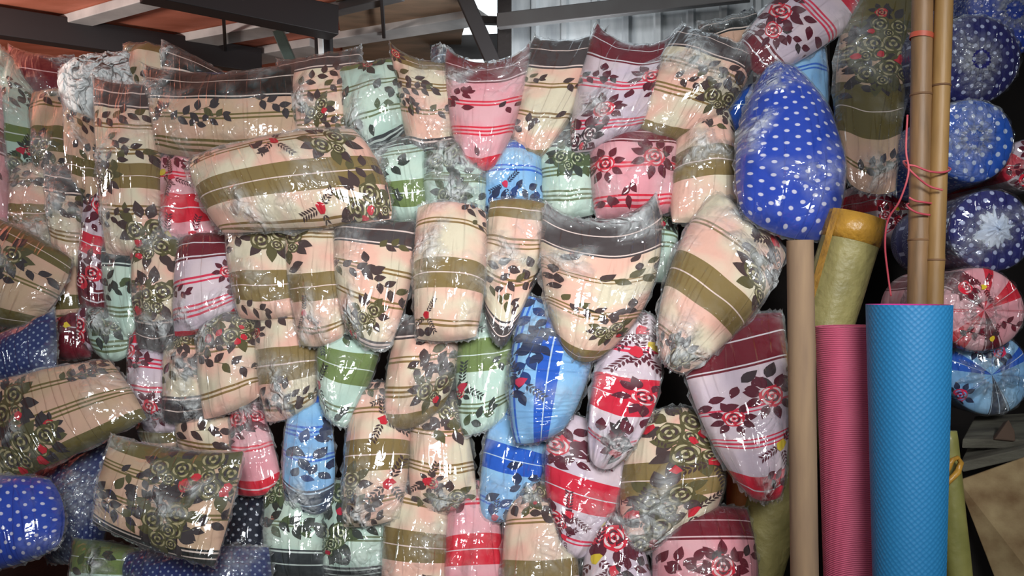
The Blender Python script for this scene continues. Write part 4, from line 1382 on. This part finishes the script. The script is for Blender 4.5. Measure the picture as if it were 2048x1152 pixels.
# bolsters seen from their gathered ends
def bolster(label, cx, cy, Y, rpx, way, axis=(0.12, 1, -0.05), length=0.5, squash=1.0, seed=1, tuft=0.45, bands=None, tuftmat=None, motifs=6, plastic=True, pleat=1.0, name='bolster', tc_=None):
    rg = random.Random(seed)
    R = rpx * Y / FPX
    c = at(cx, cy, Y)
    ax = Vector(axis).normalized()
    e = ax.cross(Vector((0, 0, 1))).normalized()
    if e.x < 0: e = -e
    f = Vector((0, 0, 1)) - ax * ax.z
    f.normalize()
    root = empty(name, c + ax * length * 0.5 - f * R)
    tag(root, label, 'bolster', 'wrapped bolsters stacked on the right')
    # profile (radius, along axis): gathered centre, domed end, long body
    prof = [(0.0, 0.03), (0.08, 0.015), (0.18, 0.0)]
    for k in range(9):
        t = k / 8 * math.pi / 2
        prof.append((0.30 + 0.70 * math.sin(t), 0.20 * (1 - math.cos(t)) + 0.0))
    L = length / R
    nb = 10
    for k in range(1, nb + 1):
        prof.append((1.0 + 0.02 * math.sin(k * 1.3), 0.20 + (L - 0.4) * k / nb))
    for k in range(1, 6):
        t = k / 5 * math.pi / 2
        prof.append((math.cos(t) * 0.98 + 0.02, L - 0.20 + 0.20 * math.sin(t)))
    n = 72
    vs, fs, uv, uc = [], [], [], []
    s = 0
    ph = rg.uniform(0, 6)
    def P(r, z, a, off=0.0):
        pl = 0
        if z < 1.2 and r < 1:
            pl = pleat * 0.030 * (math.sin(15 * a + ph) + 0.5 * math.sin(23 * a + 2 * ph)) * (1 - r) ** 0.7 * min(1, r * 4)
        rr = (r + off) * R * (1 + 0.015 * math.sin(3 * a + ph))
        return c + ax * ((z + pl) * R - off * R * 0.7) + e * math.cos(a) * rr + f * math.sin(a) * rr * squash
    for i, (r, z) in enumerate(prof):
        if i: s += math.hypot(r - prof[i - 1][0], z - prof[i - 1][1])
        for j in range(n):
            a = 6.28318 * j / n
            vs.append(P(r, z, a))
            uc.append((r * R * math.cos(a) + (z if r > .99 else 0) * R * math.cos(a), r * R * math.sin(a) + (z if r > .99 else 0) * R * math.sin(a)))
            ang = j / n
            uv.append((s / 4, ang))
    for i in range(len(prof) - 1):
        for j in range(n):
            j2 = (j + 1) % n
            fs.append((i * n + j, (i + 1) * n + j, (i + 1) * n + j2, i * n + j2))
    if way in WAYS:
        w = WAYS[way]
        # stripes run out from the gather to the rim
        mats = [striped_cloth(way, bands, 640, seed), print_mat('leaf', w[5]), print_mat('olive_leaf', w[6]), print_mat('red_petal', w[7]), print_mat('pale_petal', w[8]), print_mat('yellow_petal', YELLOW)]
        fm = [0] * len(fs)
        for q in range(motifs):
            a0 = rg.uniform(0, 6.28)
            r0 = rg.uniform(0.5, 0.9)
            for k, (pl, slot) in enumerate(motif(rg.choice('rsyr'), rg, 0.8)):
                A = np.array(pl)
                b0 = len(vs)
                pts = list(pl) + [tuple(A.mean(0))]
                for x, y in pts:
                    X, Yv = r0 * math.cos(a0) + x / R, r0 * math.sin(a0) + y / R
                    r, a = min(math.hypot(X, Yv), 0.985), math.atan2(Yv, X)
                    t = math.asin(max(0, min(1, (r - 0.30) / 0.70)))
                    vs.append(P(r, 0.20 * (1 - math.cos(t)), a) - ax * (0.0022 + 0.0001 * k))
                    uv.append((0, 0))
                    uc.append((0, 0))
                m = len(pl)
                for i in range(m):
                    fs.append((b0 + i, b0 + (i + 1) % m, b0 + m))
                    fm.append(slot)
    else:
        mats, fm = [DOTS[way]], None
    mesh_obj('cover', vs, fs, mats, root, fm, uvs={'pattern': uv, 'cloth': uc})
    if plastic:
        vs, fs, uc = [], [], []
        rs = np.random.RandomState(seed)
        at_r = []
        pr = [q for q in prof if q[1] < 2.4 and q[0] > 0.1]
        for i, (r, z) in enumerate(pr):
            for j in range(n):
                a = 6.28318 * j / n
                o = 0.03 + 0.012 * rs.uniform(-1, 1) + 0.012 * math.sin(17 * a + ph)
                vs.append(P(r, z, a, o))
                uc.append((r * R * math.cos(a) * (1 + z), r * R * math.sin(a) * (1 + z)))
                at_r.append(max(0, 0.7 - 1.2 * r) if z < 1 else 0.05)
        for i in range(len(pr) - 1):
            for j in range(n):
                j2 = (j + 1) % n
                fs.append((i * n + j, (i + 1) * n + j, (i + 1) * n + j2, i * n + j2))
        mesh_obj('plastic_wrap', vs, fs, [PLASTIC], root, uvs={'cloth': uc}, attr=at_r)
    if tuft:
        # the gathered, tied end of the bag: a crumpled star
        vs, fs, uc = [], [], []
        rs = np.random.RandomState(seed + 9)
        nr, na = 8, 28
        tr = [tuft * (0.7 + 0.5 * rs.uniform()) for _ in range(na)]
        for i in range(nr + 1):
            for j in range(na):
                a = 6.28318 * j / na
                q = i / nr
                r = q * tr[j]
                z = -0.20 * (1 - q) ** 1.5 * (0.6 + 0.4 * rs.uniform()) - 0.035 - 0.035 * (j % 2) * q + 0.1 * q * q
                vs.append(c + ax * z * R + e * math.cos(a) * r * R + f * math.sin(a) * r * R * squash)
                uc.append((vs[-1].x, vs[-1].z))
        for i in range(nr):
            for j in range(na):
                j2 = (j + 1) % na
                fs.append((i * na + j, (i + 1) * na + j, (i + 1) * na + j2, i * na + j2))
        mesh_obj('gathered_plastic', vs, fs, [tuftmat or PLASTIC_BUNCH], root, smooth=False, uvs={'cloth': uc})
    return root

m_white = plain('white_lining_cloth', (214, 224, 238), 0.5, rgb2=(190, 204, 226), scale=12, bump=0.6, bscale=14)
bolster('dark navy dotted bolster, its long body running back above the bright blue one', 1962, 118, 2.75, 96, 'N4', (-0.10, 1, 0.12), seed=21, tuft=0.2, squash=0.92, pleat=0.6)
bolster('blue dotted bolster cut by the top right corner of the picture', 2030, 20, 2.95, 84, 'N1', (0.05, 1, 0.05), seed=22, tuft=0.5)
bolster('bright blue dotted bolster end with a crinkled plastic star beside the bamboo', 1948, 278, 2.6, 84, 'N5', (0.08, 1, -0.04), seed=23, tuft=0.42)
bolster('navy dotted bolster end showing a square white lining at its middle', 1990, 460, 2.55, 82, 'N4', (0.06, 1, -0.03), seed=24, tuft=0.55, tuftmat=m_white)
bolster('pink and red floral bolster end below the navy dotted one', 1970, 620, 2.5, 84, 'K', (0.05, 1, -0.02), seed=25, tuft=0.46, bands='W0.05-0.13 W0.2-0.24 D0.32-0.4 20.5 W0.6-0.68 D0.76-0.82 W0.9-0.96', motifs=5)
bolster('light blue bolster end in bunched plastic resting on the grey planks', 1985, 750, 2.56, 82, 'B', (0.05, 1, -0.02), seed=26, tuft=0.75, bands='W0.06-0.12 20.25 W0.4-0.48 20.6 D0.75-0.82', motifs=3)
bolster('red floral bolster at the right edge beside the bright blue end', 2062, 330, 2.7, 52, 'L', (0.05, 1, 0), seed=27, tuft=0.3, bands='W0.1-0.25 W0.4-0.6 W0.8-0.95', motifs=8)
bolster('red and maroon floral bolster end behind the bamboo poles', 1835, 420, 3.12, 76, 'L', (0.0, 1, 0.02), seed=28, tuft=0.35, bands='W0.0-0.1 D0.2-0.3 W0.4-0.5 20.6 D0.72-0.8 W0.9-0.97', motifs=7)
bolster('navy bolster in the dark behind the blue mat roll', 1905, 742, 3.1, 66, 'N4', (0.05, 1, 0.0), seed=29, tuft=0.4)

# planks, slabs and board at the lower right
m_plank = plain('grey_weathered_plank', (98, 96, 84), 0.9, rgb2=(64, 60, 52), scale=6, stretch=(1, 5, 3), bump=0.3)
m_slab = plain('dark_grey_slab', (84, 90, 84), 0.9, rgb2=(62, 66, 60), scale=7, bump=0.3)
m_part = plain('stained_particle_board', (166, 146, 108), 0.85, rgb2=(112, 86, 56), scale=9, bump=0.15)
def slab_px(name, label, cat, corners, th, mat, Yoff=0.0, back=0.05):
    """a board through four (px, py, Y) corners, th thick"""
    P = [at(x, y, Y) for x, y, Y in corners]
    n = (P[1] - P[0]).cross(P[3] - P[0]).normalized()
    if n.y < 0: n = -n
    vs = P + [p + n * th for p in P]
    fs = [(0, 1, 2, 3), (7, 6, 5, 4), (0, 4, 5, 1), (1, 5, 6, 2), (2, 6, 7, 3), (3, 7, 4, 0)]
    c = min(P, key=lambda p: p.z)
    o = mesh_obj(name, vs, fs, [mat], smooth=False, origin=c)
    md = o.modifiers.new('bevel', 'BEVEL')
    md.width = 0.004
    md.segments = 2
    bm = bmesh.new(); bm.from_mesh(o.data); bmesh.ops.recalc_face_normals(bm, faces=bm.faces); bm.to_mesh(o.data); bm.free()
    return tag(o, label, cat)
slab_px('particle_board', 'stained tan particle board leaning at the lower right corner', 'board', [(1914, 962, 2.42), (2090, 900, 2.30), (2150, 1260, 2.2), (2030, 1262, 2.32)], 0.018, m_part)
slab_px('grey_plank', 'weathered grey plank under the light blue bolster, topmost of the planks', 'plank', [(1925, 878, 2.45), (1950, 832, 2.7), (2120, 822, 2.7), (2110, 880, 2.45)], 0.03, m_plank)
slab_px('grey_plank', 'weathered grey plank sloping just above the tan particle board', 'plank', [(1925, 945, 2.40), (1945, 902, 2.62), (2110, 862, 2.62), (2100, 905, 2.40)], 0.03, m_plank)
slab_px('grey_slab', 'dark grey slab showing left of the tan board\'s slanting edge', 'slab', [(1900, 1000, 2.52), (1990, 1000, 2.52), (2060, 1180, 2.45), (1900, 1180, 2.45)], 0.04, m_slab)
slab_px('stone_chip', 'small brown stone wedge on the grey planks', 'stone', [(1990, 878, 2.44), (2018, 838, 2.47), (2030, 862, 2.46), (2032, 882, 2.44)], 0.03, plain('brown_stone', (84, 66, 54), 0.9))
slab('display_bench', -2.6, 0.62, 2.5, 3.6, 0.0, 0.42, M_dark)
tag(bpy.data.objects['display_bench'], 'low dark timber bench under the heap of pillows', 'bench')
o = slab('display_crate', 1.3, 2.75, 2.45, 3.5, 0.0, 0.90, M_dark)
tag(o, 'dark timber crate under the grey planks and bolsters', 'crate')
